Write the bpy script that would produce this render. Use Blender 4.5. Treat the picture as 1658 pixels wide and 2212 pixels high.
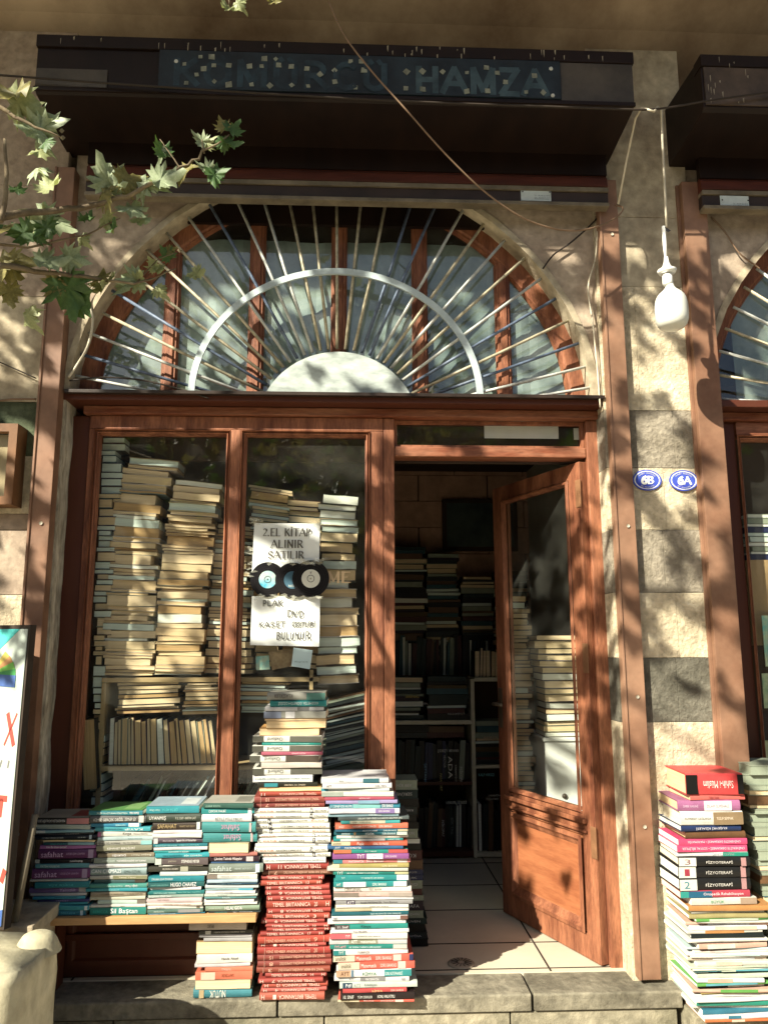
import bpy, bmesh, math, random
from mathutils import Vector, Matrix, noise
rnd = random.Random(7)
S = bpy.context.scene
for o in list(bpy.data.objects): bpy.data.objects.remove(o)
R_ = math.radians
# ------------------------------------------------------------ camera
PITCH, YAW, ROLL, F = R_(9.6), R_(2.4), R_(-0.1), 1662.0
CAM = Vector((0, -3.45, 1.5))
fw = Vector((math.sin(YAW)*math.cos(PITCH), math.cos(YAW)*math.cos(PITCH), math.sin(PITCH)))
rt = Vector((math.cos(YAW), -math.sin(YAW), 0)); up = rt.cross(fw)
RT = rt*math.cos(ROLL)+up*math.sin(ROLL); UP = -rt*math.sin(ROLL)+up*math.cos(ROLL)
cd = bpy.data.cameras.new('camera'); cam = bpy.data.objects.new('camera', cd); S.collection.objects.link(cam)
M3 = Matrix((RT, UP, -fw)).transposed()
cam.matrix_world = Matrix.Translation(CAM) @ M3.to_4x4()
cd.sensor_fit = 'HORIZONTAL'; cd.sensor_width = 36; cd.lens = 36*F/1658.4; cd.clip_start = .05; cd.clip_end = 400
S.camera = cam
S.render.resolution_x = 767; S.render.resolution_y = 1024
# ------------------------------------------------------------ light
EL, AZ = R_(34.6), R_(46.5)
SUN = Vector((-math.sin(AZ)*math.cos(EL), -math.cos(AZ)*math.cos(EL), math.sin(EL)))   # towards the sun
W = bpy.data.worlds.new('World'); S.world = W; W.use_nodes = True
nt = W.node_tree; bg = nt.nodes['Background']; sky = nt.nodes.new('ShaderNodeTexSky'); sky.sky_type = 'NISHITA'
sky.sun_disc = False; sky.sun_elevation = EL; sky.sun_rotation = math.pi+AZ; sky.air_density = 1.0; sky.dust_density = 2.0
nt.links.new(sky.outputs[0], bg.inputs[0]); bg.inputs[1].default_value = .06
sl = bpy.data.lights.new('sun', 'SUN'); sl.energy = 5.0; sl.angle = R_(.55); sl.color = (1, .925, .76)
so = bpy.data.objects.new('sun', sl); S.collection.objects.link(so)
so.rotation_euler = SUN.to_track_quat('Z', 'Y').to_euler(); so.location = (-6, -6, 8)
S.view_settings.view_transform = 'Standard'; S.view_settings.look = 'None'
S.view_settings.exposure = 1.4; S.view_settings.gamma = 1
S.cycles.max_bounces = 7; S.cycles.transparent_max_bounces = 12; S.cycles.diffuse_bounces = 3

# ------------------------------------------------------------ helpers
def ray(px, py): return fw + RT*((px-829)/F) - UP*((py-1106)/F)
def aty(px, py, Y):
    d = ray(px, py); return CAM + d*((Y-CAM.y)/d.y)
def atz(px, py, Z):
    d = ray(px, py); return CAM + d*((Z-CAM.z)/d.z)
def proj(p):
    v = Vector(p)-CAM; k = v.dot(fw)
    return (829+F*v.dot(RT)/k, 1106-F*v.dot(UP)/k, k)
col = S.collection
def hexc(h, k=1.0):
    h = h.lstrip('#'); r = []
    for i in (0, 2, 4):
        c = int(h[i:i+2], 16)/255; c = c/12.92 if c <= .04045 else ((c+.055)/1.055)**2.4
        r.append(c*k)
    return tuple(r)
def empty(name, loc=(0, 0, 0), label=None, cat=None, group=None, rot=None):
    o = bpy.data.objects.new(name, None); col.objects.link(o); o.location = loc; o.empty_display_size = .05
    if rot: o.rotation_euler = rot
    tag(o, label, cat, group); return o
def tag(o, label=None, cat=None, group=None, kind=None):
    if label: o['label'] = label
    if cat: o['category'] = cat
    if group: o['group'] = group
    if kind: o['kind'] = kind
    return o
class MB:
    def __init__(s): s.v = []; s.f = []; s.m = []; s.smooth = []
    def add(s, vs, fs, mi=0, sm=False):
        n = len(s.v); s.v += [Vector(v) for v in vs]
        for f in fs: s.f.append([i+n for i in f]); s.m.append(mi); s.smooth.append(sm)
        return s
    def box(s, x0, x1, y0, y1, z0, z1, mi=0):
        return s.add([(x, y, z) for x in (x0, x1) for y in (y0, y1) for z in (z0, z1)],
                     [(0, 1, 3, 2), (4, 6, 7, 5), (0, 4, 5, 1), (2, 3, 7, 6), (0, 2, 6, 4), (1, 5, 7, 3)], mi)
    def prism(s, poly, a0, a1, axis='x', mi=0, sm=False):
        n = len(poly); vs = []
        for a in (a0, a1):
            for (p, q) in poly:
                vs.append((a, p, q) if axis == 'x' else (p, a, q) if axis == 'y' else (p, q, a))
        fs = [(i, (i+1) % n, n+(i+1) % n, n+i) for i in range(n)]
        s.add(vs, fs, mi, sm); s.add(vs, [tuple(range(n))[::-1], tuple(range(n, 2*n))], mi); return s
    def tube(s, pts, r, seg=6, mi=0, caps=True):
        pts = [Vector(p) for p in pts]; n = len(pts); vs = []; prev = None
        for i, p in enumerate(pts):
            t = (pts[min(i+1, n-1)]-pts[max(i-1, 0)]).normalized()
            a = prev if prev is not None else (Vector((0, 0, 1)) if abs(t.z) < .9 else Vector((1, 0, 0)))
            u = (a-t*a.dot(t)).normalized(); w = t.cross(u); prev = u
            rr = r[i] if isinstance(r, (list, tuple)) else r
            for k in range(seg):
                an = 2*math.pi*k/seg; vs.append(p+u*(rr*math.cos(an))+w*(rr*math.sin(an)))
        fs = [(i*seg+k, i*seg+(k+1) % seg, (i+1)*seg+(k+1) % seg, (i+1)*seg+k) for i in range(n-1) for k in range(seg)]
        if caps: fs += [tuple(range(seg))[::-1], tuple((n-1)*seg+k for k in range(seg))]
        return s.add(vs, fs, mi, True)
    def lathe(s, prof, c, seg=24, mi=0):
        n = len(prof); vs = [(c[0]+r*math.cos(2*math.pi*k/seg), c[1]+r*math.sin(2*math.pi*k/seg), c[2]+z) for (r, z) in prof for k in range(seg)]
        return s.add(vs, [(i*seg+k, i*seg+(k+1) % seg, (i+1)*seg+(k+1) % seg, (i+1)*seg+k) for i in range(n-1) for k in range(seg)], mi, True)
    def frame(s, x0, x1, z0, z1, prof, mi=0):
        """mitred moulding: prof = [(inset, y), ...] swept round a rectangle"""
        rings = [[(x0+d, y, z0+d), (x1-d, y, z0+d), (x1-d, y, z1-d), (x0+d, y, z1-d)] for d, y in prof]
        vs = [p for r in rings for p in r]; n = len(prof)
        return s.add(vs, [(4*i+k, 4*i+(k+1) % 4, 4*i+4+(k+1) % 4, 4*i+4+k) for i in range(n-1) for k in range(4)], mi)
    def build(s, name, mats, parent=None, bevel=0, local=False):
        me = bpy.data.meshes.new(name)
        off = Vector((0, 0, 0))
        if parent is not None and not local:
            w = parent.matrix_basis.copy(); p = parent.parent
            while p: w = p.matrix_basis @ w; p = p.parent
            inv = w.inverted(); vs = [inv @ v for v in s.v]
        else: vs = s.v
        me.from_pydata([tuple(v) for v in vs], [], s.f)
        for i, p in enumerate(me.polygons): p.material_index = s.m[i]; p.use_smooth = s.smooth[i]
        if not isinstance(mats, (list, tuple)): mats = [mats]
        for m in mats: me.materials.append(m)
        bm = bmesh.new(); bm.from_mesh(me)
        if bevel:
            bmesh.ops.remove_doubles(bm, verts=bm.verts, dist=1e-5)
            es = [e for e in bm.edges if len(e.link_faces) == 2 and e.calc_face_angle(0) > .6]
            bmesh.ops.bevel(bm, geom=es, offset=bevel, segments=2, affect='EDGES', profile=.6, clamp_overlap=True)
        bmesh.ops.recalc_face_normals(bm, faces=bm.faces); bm.to_mesh(me); bm.free()
        o = bpy.data.objects.new(name, me); col.objects.link(o)
        if parent is not None: o.parent = parent
        return o
# ------------------------------------------------------------ materials
MATS = {}
def mat(name, c, rough=.7, var=.25, scale=6, bump=.1, metal=0, stretch=(1, 1, 1), c2=None, fleck=None, fleckamt=.0, spec=.3, fine=0, c3=None, trans=0):
    if name in MATS: return MATS[name]
    m = bpy.data.materials.new(name); m.use_nodes = True; nt = m.node_tree; N = nt.nodes; L = nt.links
    p = N['Principled BSDF']; p.inputs['Roughness'].default_value = rough; p.inputs['Metallic'].default_value = metal
    p.inputs['Specular IOR Level'].default_value = spec
    tc = N.new('ShaderNodeTexCoord'); mp = N.new('ShaderNodeMapping'); mp.inputs['Scale'].default_value = stretch
    L.new(tc.outputs['Object'], mp.inputs[0])
    n1 = N.new('ShaderNodeTexNoise'); n1.inputs['Scale'].default_value = scale; n1.inputs['Detail'].default_value = 8; n1.inputs['Roughness'].default_value = .65
    L.new(mp.outputs[0], n1.inputs['Vector'])
    c2 = c2 or tuple(x*(1-var*1.4) for x in c)
    cr = N.new('ShaderNodeValToRGB'); e = cr.color_ramp.elements
    e[0].position = .36; e[1].position = .64; e[0].color = (*c2, 1); e[1].color = (*[min(1, x*(1+var*.4)) for x in c], 1)
    if c3: q = cr.color_ramp.elements.new(.5); q.color = (*c3, 1)
    L.new(n1.outputs[0], cr.inputs[0]); outc = cr.outputs[0]
    if fine:
        n3 = N.new('ShaderNodeTexNoise'); n3.inputs['Scale'].default_value = fine; n3.inputs['Detail'].default_value = 4; L.new(mp.outputs[0], n3.inputs['Vector'])
        mr = N.new('ShaderNodeMapRange'); mr.inputs['From Min'].default_value = .3; mr.inputs['From Max'].default_value = .7; mr.inputs['To Min'].default_value = .7; mr.inputs['To Max'].default_value = 1.12
        L.new(n3.outputs[0], mr.inputs[0]); mu = N.new('ShaderNodeMix'); mu.data_type = 'RGBA'; mu.blend_type = 'MULTIPLY'; mu.inputs[0].default_value = 1
        L.new(outc, mu.inputs[6]); L.new(mr.outputs[0], mu.inputs[7]); outc = mu.outputs[2]
    if fleck:
        n2 = N.new('ShaderNodeTexNoise'); n2.inputs['Scale'].default_value = 30; n2.inputs['Detail'].default_value = 5; n2.inputs['Roughness'].default_value = .7
        L.new(mp.outputs[0], n2.inputs['Vector'])
        r2 = N.new('ShaderNodeValToRGB'); r2.color_ramp.elements[0].position = .72-fleckamt; r2.color_ramp.elements[1].position = .75-fleckamt
        L.new(n2.outputs[0], r2.inputs[0]); mx = N.new('ShaderNodeMix'); mx.data_type = 'RGBA'
        L.new(r2.outputs[0], mx.inputs[0]); L.new(outc, mx.inputs[6]); mx.inputs[7].default_value = (*fleck, 1); outc = mx.outputs[2]
    L.new(outc, p.inputs['Base Color'])
    if bump:
        b = N.new('ShaderNodeBump'); b.inputs['Strength'].default_value = bump; b.inputs['Distance'].default_value = .01
        nb = N.new('ShaderNodeTexNoise'); nb.inputs['Scale'].default_value = max(scale*4, fine or 0); nb.inputs['Detail'].default_value = 8; nb.inputs['Roughness'].default_value = .7
        L.new(mp.outputs[0], nb.inputs['Vector']); L.new(nb.outputs[0], b.inputs['Height']); L.new(b.outputs[0], p.inputs['Normal'])
    MATS[name] = m; return m
def glass(name, tint=(.95, .97, .95), refl=1.0, dust=.022):
    if name in MATS: return MATS[name]
    m = bpy.data.materials.new(name); m.use_nodes = True; nt = m.node_tree; N = nt.nodes; L = nt.links
    N.remove(N['Principled BSDF']); out = N['Material Output']
    t = N.new('ShaderNodeBsdfTransparent'); t.inputs[0].default_value = (*tint, 1)
    g = N.new('ShaderNodeBsdfGlossy'); g.inputs['Roughness'].default_value = .02
    d = N.new('ShaderNodeBsdfDiffuse'); d.inputs[0].default_value = (.55, .56, .48, 1)
    lw = N.new('ShaderNodeLayerWeight'); lw.inputs[0].default_value = .5
    pw = N.new('ShaderNodeMath'); pw.operation = 'POWER'; L.new(lw.outputs['Facing'], pw.inputs[0]); pw.inputs[1].default_value = 4.5
    fr = N.new('ShaderNodeMath'); fr.operation = 'MULTIPLY_ADD'; L.new(pw.outputs[0], fr.inputs[0]); fr.inputs[1].default_value = .8; fr.inputs[2].default_value = .085*refl
    tc = N.new('ShaderNodeTexCoord'); n = N.new('ShaderNodeTexNoise'); n.inputs['Scale'].default_value = 5; n.inputs['Detail'].default_value = 9; L.new(tc.outputs['Object'], n.inputs[0])
    mr = N.new('ShaderNodeMapRange'); mr.inputs[1].default_value = .4; mr.inputs[2].default_value = .75; mr.inputs[3].default_value = dust*.35; mr.inputs[4].default_value = dust*2.2
    L.new(n.outputs[0], mr.inputs[0])
    mx = N.new('ShaderNodeMixShader'); L.new(mr.outputs[0], mx.inputs[0]); L.new(t.outputs[0], mx.inputs[1]); L.new(d.outputs[0], mx.inputs[2])
    m2 = N.new('ShaderNodeMixShader'); L.new(fr.outputs[0], m2.inputs[0]); L.new(mx.outputs[0], m2.inputs[1]); L.new(g.outputs[0], m2.inputs[2])
    L.new(m2.outputs[0], out.inputs[0]); MATS[name] = m; return m
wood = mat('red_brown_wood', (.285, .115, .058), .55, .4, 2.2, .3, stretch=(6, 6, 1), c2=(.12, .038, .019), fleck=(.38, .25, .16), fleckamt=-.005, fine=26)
wood_d = mat('dark_and_shaded_red_wood', (.065, .02, .01), .5, .35, 3, .12, stretch=(6, 6, 1), c2=(.07, .018, .009), fleck=(.3, .15, .08), fleckamt=-.04)  # dark wood; on some parts its darkness paints in shade
wood_h = mat('red_brown_wood_beam', (.26, .115, .065), .5, .35, 3, .2, stretch=(1, 6, 6), c2=(.16, .045, .02), fleck=(.42, .27, .17), fleckamt=-.02, fine=22)
rail_m = mat('brown_painted_metal', (.25, .145, .092), .5, .22, 2.2, .08, fleck=(.5, .38, .27), fleckamt=-.02, fine=9, c2=(.17, .085, .05))
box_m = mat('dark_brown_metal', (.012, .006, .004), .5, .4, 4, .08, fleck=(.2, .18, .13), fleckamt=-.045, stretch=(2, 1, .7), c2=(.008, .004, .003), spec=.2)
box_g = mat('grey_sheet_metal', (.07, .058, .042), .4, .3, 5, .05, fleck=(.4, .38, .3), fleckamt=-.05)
trimgrey = mat('weathered_grey_wood', (.42, .38, .29), .85, .4, 4, .5, stretch=(4, 4, .7), c2=(.22, .19, .14), fine=30)
stone_l = mat('warm_limestone', (.68, .61, .45), .92, .2, 5, 1.6, c2=(.48, .41, .28), c3=(.62, .53, .37), fine=38, fleck=(.34, .28, .19), fleckamt=.0)
stone_d = mat('dark_grey_stone', (.36, .32, .25), .92, .25, 6, 1.6, c2=(.19, .165, .12), fine=40, fleck=(.55, .5, .38), fleckamt=.05)
stone_g = mat('mossy_green_stone', (.10, .12, .07), .92, .3, 7, .9, c2=(.04, .055, .03), fine=30, fleck=(.4, .38, .28), fleckamt=0)
stone_p = mat('pinkish_plastered_stone', (.40, .33, .25), .9, .2, 3, .45, c2=(.30, .23, .17), fine=26, fleck=(.6, .52, .4), fleckamt=-.01)
plaster = mat('aged_plaster', (.48, .42, .30), .9, .25, 3, .4, c2=(.27, .22, .15), fine=20, fleck=(.55, .48, .36), fleckamt=-.02)
soffit_m = mat('ochre_plaster', (.54, .42, .29), .95, .3, .9, .25, c2=(.22, .145, .09))
jamb_m = mat('peeling_pale_plaster', (.50, .46, .36), .9, .35, 6, .6, c2=(.27, .24, .18), stretch=(2, 2, .6), fine=24)
slab_m = mat('worn_step_stone', (.235, .215, .16), .9, .35, 5, .8, c2=(.10, .09, .065), fine=34, fleck=(.42, .39, .30), fleckamt=.01)
riser_m = mat('pale_riser_stone', (.26, .235, .17), .95, .35, 3, .9, c2=(.15, .14, .095), fine=24)
tile_m = mat('beige_floor_tile', (.50, .45, .35), .42, .12, 2.5, .03, c2=(.43, .385, .295))
joint_m = mat('dark_joint', (.04, .03, .022), .9, .2, 8, .1)
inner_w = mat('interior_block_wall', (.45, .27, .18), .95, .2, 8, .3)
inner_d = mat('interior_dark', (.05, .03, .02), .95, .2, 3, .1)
paint_w = mat('white_paint', (.72, .74, .70), .5, .05, 4, .02)
steel_w = mat('pale_blue_painted_steel', (.44, .52, .53), .4, .16, 8, .03, fleck=(.75, .77, .74), fleckamt=0)
bar_c = mat('cream_gilt_bar', (.44, .40, .28), .4, .3, 30, .05); bar_w = mat('silver_bar', (.52, .54, .50), .4, .2, 30, .05)
bar_b = mat('blue_bar', (.12, .16, .23), .45, .3, 30, .05, fleck=(.5, .5, .42), fleckamt=-.02)
cable_m = mat('brown_cable', (.20, .13, .08), .6, .1, 20, 0); cable_k = mat('black_cable', (.03, .022, .016), .6, .1, 20, 0)
cable_w = mat('cream_cable', (.55, .50, .38), .6, .1, 20, 0)
plank_m = mat('bare_pine_plank', (.45, .27, .12), .7, .2, 4, .1, stretch=(1, 8, 8), c2=(.33, .19, .08))
shelf_m = mat('pale_shelf_board', (.42, .31, .16), .7, .2, 4, .1)
curt = mat('grey_blue_sheet', (.36, .41, .39), .8, .25, 1.6, .1, c2=(.14, .18, .16), fine=7)
paper = mat('white_paper', (.70, .73, .70), .8, .05, 3, .03)
ink = mat('black_ink', (.03, .03, .035), .6, 0, 3, 0)
g_main = glass('dusty_window_glass'); g_fan = glass('fanlight_glass', (.85, .9, .88), dust=.05)
# ------------------------------------------------------------ lettering
TXT = []
def text(s, parent, x, y, z, w, h, c, flip=False, name='lettering', bold=0, italic=0, rot=None, serif=False):
    """text centred at local (x, z) on the plane y facing -Y of parent"""
    TXT.append((s, parent, x, y, z, w, h, c, flip, name, bold, italic, rot))
def flush_text():
    cache = {}; cur = []
    for t in TXT:
        k = (t[0], t[10], t[11])
        if k in cache: continue
        cu = bpy.data.curves.new('lettering', 'FONT'); cu.body = t[0]; cu.resolution_u = 2; cu.align_x = 'CENTER'
        cu.offset = t[10]; cu.shear = t[11]; cu.size = 1
        o = bpy.data.objects.new('lettering', cu); col.objects.link(o); cache[k] = o; cur.append(o)
    bpy.context.view_layer.update(); dg = bpy.context.evaluated_depsgraph_get()
    for k, o in list(cache.items()):
        me = bpy.data.meshes.new_from_object(o.evaluated_get(dg)); xs = [v.co.x for v in me.vertices]; ys = [v.co.y for v in me.vertices]
        if not xs: cache[k] = None; continue
        cache[k] = ([(v.co.x, v.co.y) for v in me.vertices], [tuple(p.vertices) for p in me.polygons], min(xs), max(xs), min(ys), max(ys))
        bpy.data.meshes.remove(me)
    for o in cur:
        cu = o.data; bpy.data.objects.remove(o); bpy.data.curves.remove(cu)
    for (s, parent, x, y, z, w, h, c, flip, name, bold, italic, rot) in TXT:
        g = cache[(s, bold, italic)]
        if not g: continue
        if parent == 'SPo': parent = SPo
        vs, fs, a, b, c0, d = g; sx = w/(b-a); sz = h/(d-c0); sg = -1 if flip else 1
        m = MB(); out = []
        for (u, v) in vs:
            p, q = (u-(a+b)/2)*sx*sg, (v-(c0+d)/2)*sz*sg
            if rot: p, q = p*math.cos(rot)-q*math.sin(rot), p*math.sin(rot)+q*math.cos(rot)
            out.append((x+p, y, z+q))
        m.add(out, fs); cm = mat('ink_'+('%02x%02x%02x' % tuple(int(min(1, q)*255) for q in c)), c, .6, .12, 40, 0)
        m.build(name, cm, parent, local=True)
# stroke letters (sheet signs)
def arc(cx, cy, rx, ry, a0, a1, n=8): return [(cx+rx*math.cos(R_(a0+(a1-a0)*i/n)), cy+ry*math.sin(R_(a0+(a1-a0)*i/n))) for i in range(n+1)]
GL = {'A': (.8, [[(0, 0), (.4, 1)], [(.4, 1), (.8, 0)], [(.17, .36), (.63, .36)]]), 'B': (.65, [[(.1, 0), (.1, 1)], [(.1, 1)]+arc(.3, .76, .24, .24, 90, -90)+[(.1, .52)], [(.1, .52)]+arc(.32, .26, .28, .26, 90, -90)+[(.1, 0)]]),
 'D': (.7, [[(.1, 0), (.1, 1)], [(.1, 1)]+arc(.25, .5, .4, .5, 90, -90, 10)+[(.1, 0)]]), 'E': (.6, [[(.1, 0), (.1, 1)], [(.1, 1), (.55, 1)], [(.1, .52), (.45, .52)], [(.1, 0), (.58, 0)]]),
 'I': (.25, [[(.12, 0), (.12, 1)]]), 'K': (.7, [[(.1, 0), (.1, 1)], [(.6, 1), (.12, .45)], [(.25, .6), (.66, 0)]]), 'L': (.6, [[(.1, 0), (.1, 1)], [(.1, 0), (.55, 0)]]),
 'N': (.75, [[(.1, 0), (.1, 1)], [(.1, 1), (.65, 0)], [(.65, 0), (.65, 1)]]), 'P': (.62, [[(.1, 0), (.1, 1)], [(.1, 1)]+arc(.28, .74, .26, .26, 90, -90)+[(.1, .48)]]),
 'R': (.7, [[(.1, 0), (.1, 1)], [(.1, 1)]+arc(.28, .74, .26, .26, 90, -90)+[(.1, .48)], [(.3, .48), (.64, 0)]]), 'S': (.6, [arc(.3, .75, .22, .24, 30, 270)+arc(.3, .26, .24, .25, 90, -150)]),
 'T': (.7, [[(.35, 0), (.35, 1)], [(0, 1), (.7, 1)]]), 'U': (.7, [[(.1, 1), (.1, .35)]+arc(.35, .33, .25, .33, 180, 360)+[(.6, 1)]]), 'V': (.7, [[(0, 1), (.35, 0)], [(.35, 0), (.7, 1)]]),
 'G': (.65, [arc(.35, .5, .3, .5, 50, 320, 12)+[(.58, .4), (.4, .4)]]), '2': (.55, [arc(.28, .74, .22, .25, 160, -30)+[(.05, .02), (.52, .02)]]), '.': (.22, [[(.08, .0), (.08, .07)]]), ' ': (.35, []),
 'M': (.85, [[(.1, 0), (.1, 1)], [(.1, 1), (.42, .1)], [(.42, .1), (.75, 1)], [(.75, 1), (.75, 0)]]), 'X': (.7, [[(0, 1), (.7, 0)], [(.7, 1), (0, 0)]]), '6': (.6, [arc(.32, .3, .24, .3, 0, 360, 14), [(.5, .98)]+arc(.5, .3, .42, .62, 105, 180, 6)])}
GL['C'] = (.65, [arc(.36, .5, .3, .5, 50, 310, 12)]); GL['H'] = (.75, [[(.1, 0), (.1, 1)], [(.65, 0), (.65, 1)], [(.1, .5), (.65, .5)]]); GL['Z'] = (.65, [[(.05, 1), (.6, 1)], [(.6, 1), (.05, 0)], [(.05, 0), (.6, 0)]])
GL['Ö'] = (.75, [arc(.37, .47, .3, .46, 0, 360, 16), [(.24, 1.1), (.26, 1.12)], [(.48, 1.1), (.5, 1.12)]]); GL['Ü'] = (.7, GL['U'][1]+[[(.22, 1.1), (.24, 1.12)], [(.46, 1.1), (.48, 1.12)]])
GL['İ'] = (.25, GL['I'][1]+[[(.12, 1.14), (.12, 1.2)]]); GL['Ş'] = (.6, GL['S'][1]+[[(.3, -.02), (.33, -.15)]]); GL['Ç'] = (.65, [arc(.35, .5, .3, .5, 50, 310, 12), [(.36, 0), (.39, -.15)]])
def strokes(m, s, cx, cz, w, h, y, thick, serif=False, jit=0, mi=0, slant=0):
    tot = sum(GL[c][0]+.14 for c in s)-.14; sx = w/tot; x = -tot/2
    for ch in s:
        gw, st = GL[ch]; ox, oy, sc = rnd.uniform(-jit, jit)*.2, rnd.uniform(-jit, jit)*.15, 1+rnd.uniform(-jit, jit)*.15
        for line in st:
            P = [(cx+(x+ox+p*sc)*sx+slant*q*h, cz-h/2+(q*sc+oy)*h) for p, q in line]
            for (a, b) in zip(P, P[1:]):
                d = Vector((b[0]-a[0], b[1]-a[1])); ln = d.length
                if ln < 1e-6: continue
                d /= ln; t = thick
                if serif and abs(d.x) > .75: t = thick*.45
                if serif and d.x*d.y > 0 and abs(d.x) <= .75 and abs(d.x) > .2: t = thick*.5
                n = Vector((-d.y, d.x))*t/2; e = d*t*.3
                a2 = Vector(a)-e; b2 = Vector(b)+e; y -= 4e-5
                m.add([(a2.x-n.x, y, a2.y-n.y), (b2.x-n.x, y, b2.y-n.y), (b2.x+n.x, y, b2.y+n.y), (a2.x+n.x, y, a2.y+n.y)], [(0, 1, 2, 3)], mi)
            if serif and ch not in 'S2.Ş':
                for p, q in (line[0], line[-1]):
                    if q in (0, 1) and len(line) <= 2:
                        X = cx+(x+p)*sx; Z = cz-h/2+q*h; k = .11*sx
                        y -= 4e-5; m.add([(X-k, y, Z-thick*.18), (X+k, y, Z-thick*.18), (X+k, y, Z+thick*.18), (X-k, y, Z+thick*.18)], [(0, 1, 2, 3)], mi)
        x += gw+.14
# ============================================================ SETTING
tag(MB().box(-60, 60, -60, -.16, -.35, -.02).build('street', mat('street_paving', (.42, .37, .28), .9, .2, 1, .3)), kind='structure')
# interior floor with tiles
f = MB(); f.box(-1.6, 2.6, -.03, 3.0, .02, .156, 0)
xs = [-1.12, -.47, .18, .83, 1.48]
for x in xs: f.box(x-.0035, x+.0035, -.03, 2.6, .156, .1585, 1)
for y in [.0, .28, .72, 1.12, 1.55, 2.0]: f.box(-1.5, 2.5, y-.003, y+.003, .156, .1583, 1)
tag(f.build('floor', [tile_m, joint_m]), kind='structure')
# drain cover in doorway
g = atz(955+0, 2082, .16); d0 = empty('floor_drain', (g.x, g.y, .16), 'round metal drain grate set in the tiles inside the doorway', 'drain')
m = MB(); m.lathe([(.0, .006), (.05, .006), (.056, .004), (.058, .0)], (g.x+.08, g.y, .1575), 28)
for k in range(14):
    a = 2*math.pi*k/14; c = Vector((g.x+.08, g.y, .1645)); u = Vector((math.cos(a), math.sin(a), 0))
    m.tube([c+u*.015, c+u*.044], .0018, 4, 1)
m.build('grate', [mat('dull_drain_metal', (.30, .26, .2), .5, .2, 20, .1), joint_m], d0)
# step: two stone slabs over a riser
def slab(name, x0, x1, label):
    m = MB(); nx = 14; rnd2 = random.Random(int(x0*100))
    m.prism([(-.217, .088), (-.22, .145), (-.214, .15), (-.03, .152), (-.03, .088)], x0, x1)
    o = m.build(name, slab_m, bevel=.004); tag(o, label, 'step'); return o
slab('stone_step', -1.62, -.28, 'worn grey stone step slab at left under the plank bench')
slab('stone_step', -.272, .71-.006, 'worn grey stone step slab in front of the book stacks')
slab('stone_step', .715, 1.30, 'worn grey stone step slab in front of the doorway')
m = MB()
for a, b in [(-1.7, -.9), (-.894, -.1), (-.094, .62), (.626, 1.28)]: m.box(a, b, -.205, -.1, -.3, .082)
tag(m.build('step_riser', riser_m, bevel=.004), 'pale cracked stone riser below the step slabs', 'stone riser')
tag(MB().box(1.306, 2.6, -.30, -.10, -.3, .095).build('stone_ledge', riser_m, bevel=.006), 'low pale stone ledge under the right-hand book stack', 'ledge')
# stone piers
def pier(name, x0, x1, bands, label, y=-.12):
    root = empty(name, (x0, y, .1), label, 'stone pier'); r2 = random.Random(int(x0*77)+5)
    mats = {'k': mat('distinct_dark_stone', (.17, .16, .125), .92, .3, 6, 1.4, c2=(.085, .08, .06), fine=40, fleck=(.42, .40, .32), fleckamt=.02), 'l': stone_l, 'd': stone_d, 'g': stone_g, 'p': plaster, 'o': stone_p}
    for i, (z0, z1, k) in enumerate(bands):
        m = MB(); cuts = [x0, x1]
        if k in 'ldok' and x1-x0 > .2: cuts = [x0, x0+(x1-x0)*r2.uniform(.3, .75), x1]
        for a, b in zip(cuts, cuts[1:]):
            j = r2.uniform(0, .004); m.box(a+.0004, b-.0004, y-j, .06, z0+.0008, z1-.0008)
        m.build('stone_block', mats[k], root, bevel=.0025)
    return root
pz = lambda y, Y=-.12: aty(1430, y, Y).z
bR = [(.095, pz(1560), 'l'), (pz(1560), pz(1421), 'k'), (pz(1421), pz(1280), 'l'), (pz(1280), pz(1145), 'd'), (pz(1145), pz(1011), 'l'), (pz(1011), pz(887), 'd'), (pz(887), pz(620), 'l'), (pz(620), pz(470), 'p'), (pz(470), 4.4, 'p')]
pier('stone_pier', 1.14, 1.60, bR, 'sunlit stone pier in light and dark bands between the two shopfronts')
pl = lambda y: aty(40, y, -.12).z
bL = [(.0, pl(1550), 'o'), (pl(1550), pl(1285), 'l'), (pl(1285), pl(1145), 'o'), (pl(1145), pl(1110), 'o'), (pl(1110), pl(985), 'l'), (pl(985), pl(868), 'g'), (pl(868), pl(640), 'p'), (pl(640), pl(400), 'o'), (pl(400), 4.4, 'o')]
pier('stone_pier', -2.6, -1.33, bL, 'shaded stone pier left of the shop with a mossy dark block')
# cracks in plaster joint: jambs (pale strips)
for (x0, x1, lb) in ((1.151, 1.172, 'narrow peeling pale plaster strip right of the door frame'), (-1.305, -1.272, 'narrow peeling pale plaster strip left of the shop window')):
    m = MB(); n = 40; P = []; sgn = 1 if x0 > 0 else -1
    for i in range(n+1):
        z = .10+i*2.48/n; P.append((x0 if sgn > 0 else x1, z, (noise.noise((x0*9, z*5, 0)))*.012))
    for i in range(n):
        za, zb = P[i][1], P[i+1][1]
        e0, e1 = P[i][2], P[i+1][2]
        if sgn > 0: vs = [(x0+e0-.004, -.105, za), (x1+.02, -.105, za), (x1+.02, -.105, zb), (x0+e1-.004, -.105, zb), (x0+e0-.004, .03, za), (x0+e1-.004, .03, zb)]
        else: vs = [(x1-e0, -.105, za), (x0-.02, -.105, za), (x0-.02, -.105, zb), (x1-e1, -.105, zb), (x1-e0, .03, za), (x1-e1, .03, zb)]
        m.add(vs, [(0, 1, 2, 3), (0, 4, 5, 3)])
    tag(m.build('plaster_jamb', jamb_m), lb, 'plaster strip')
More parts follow.
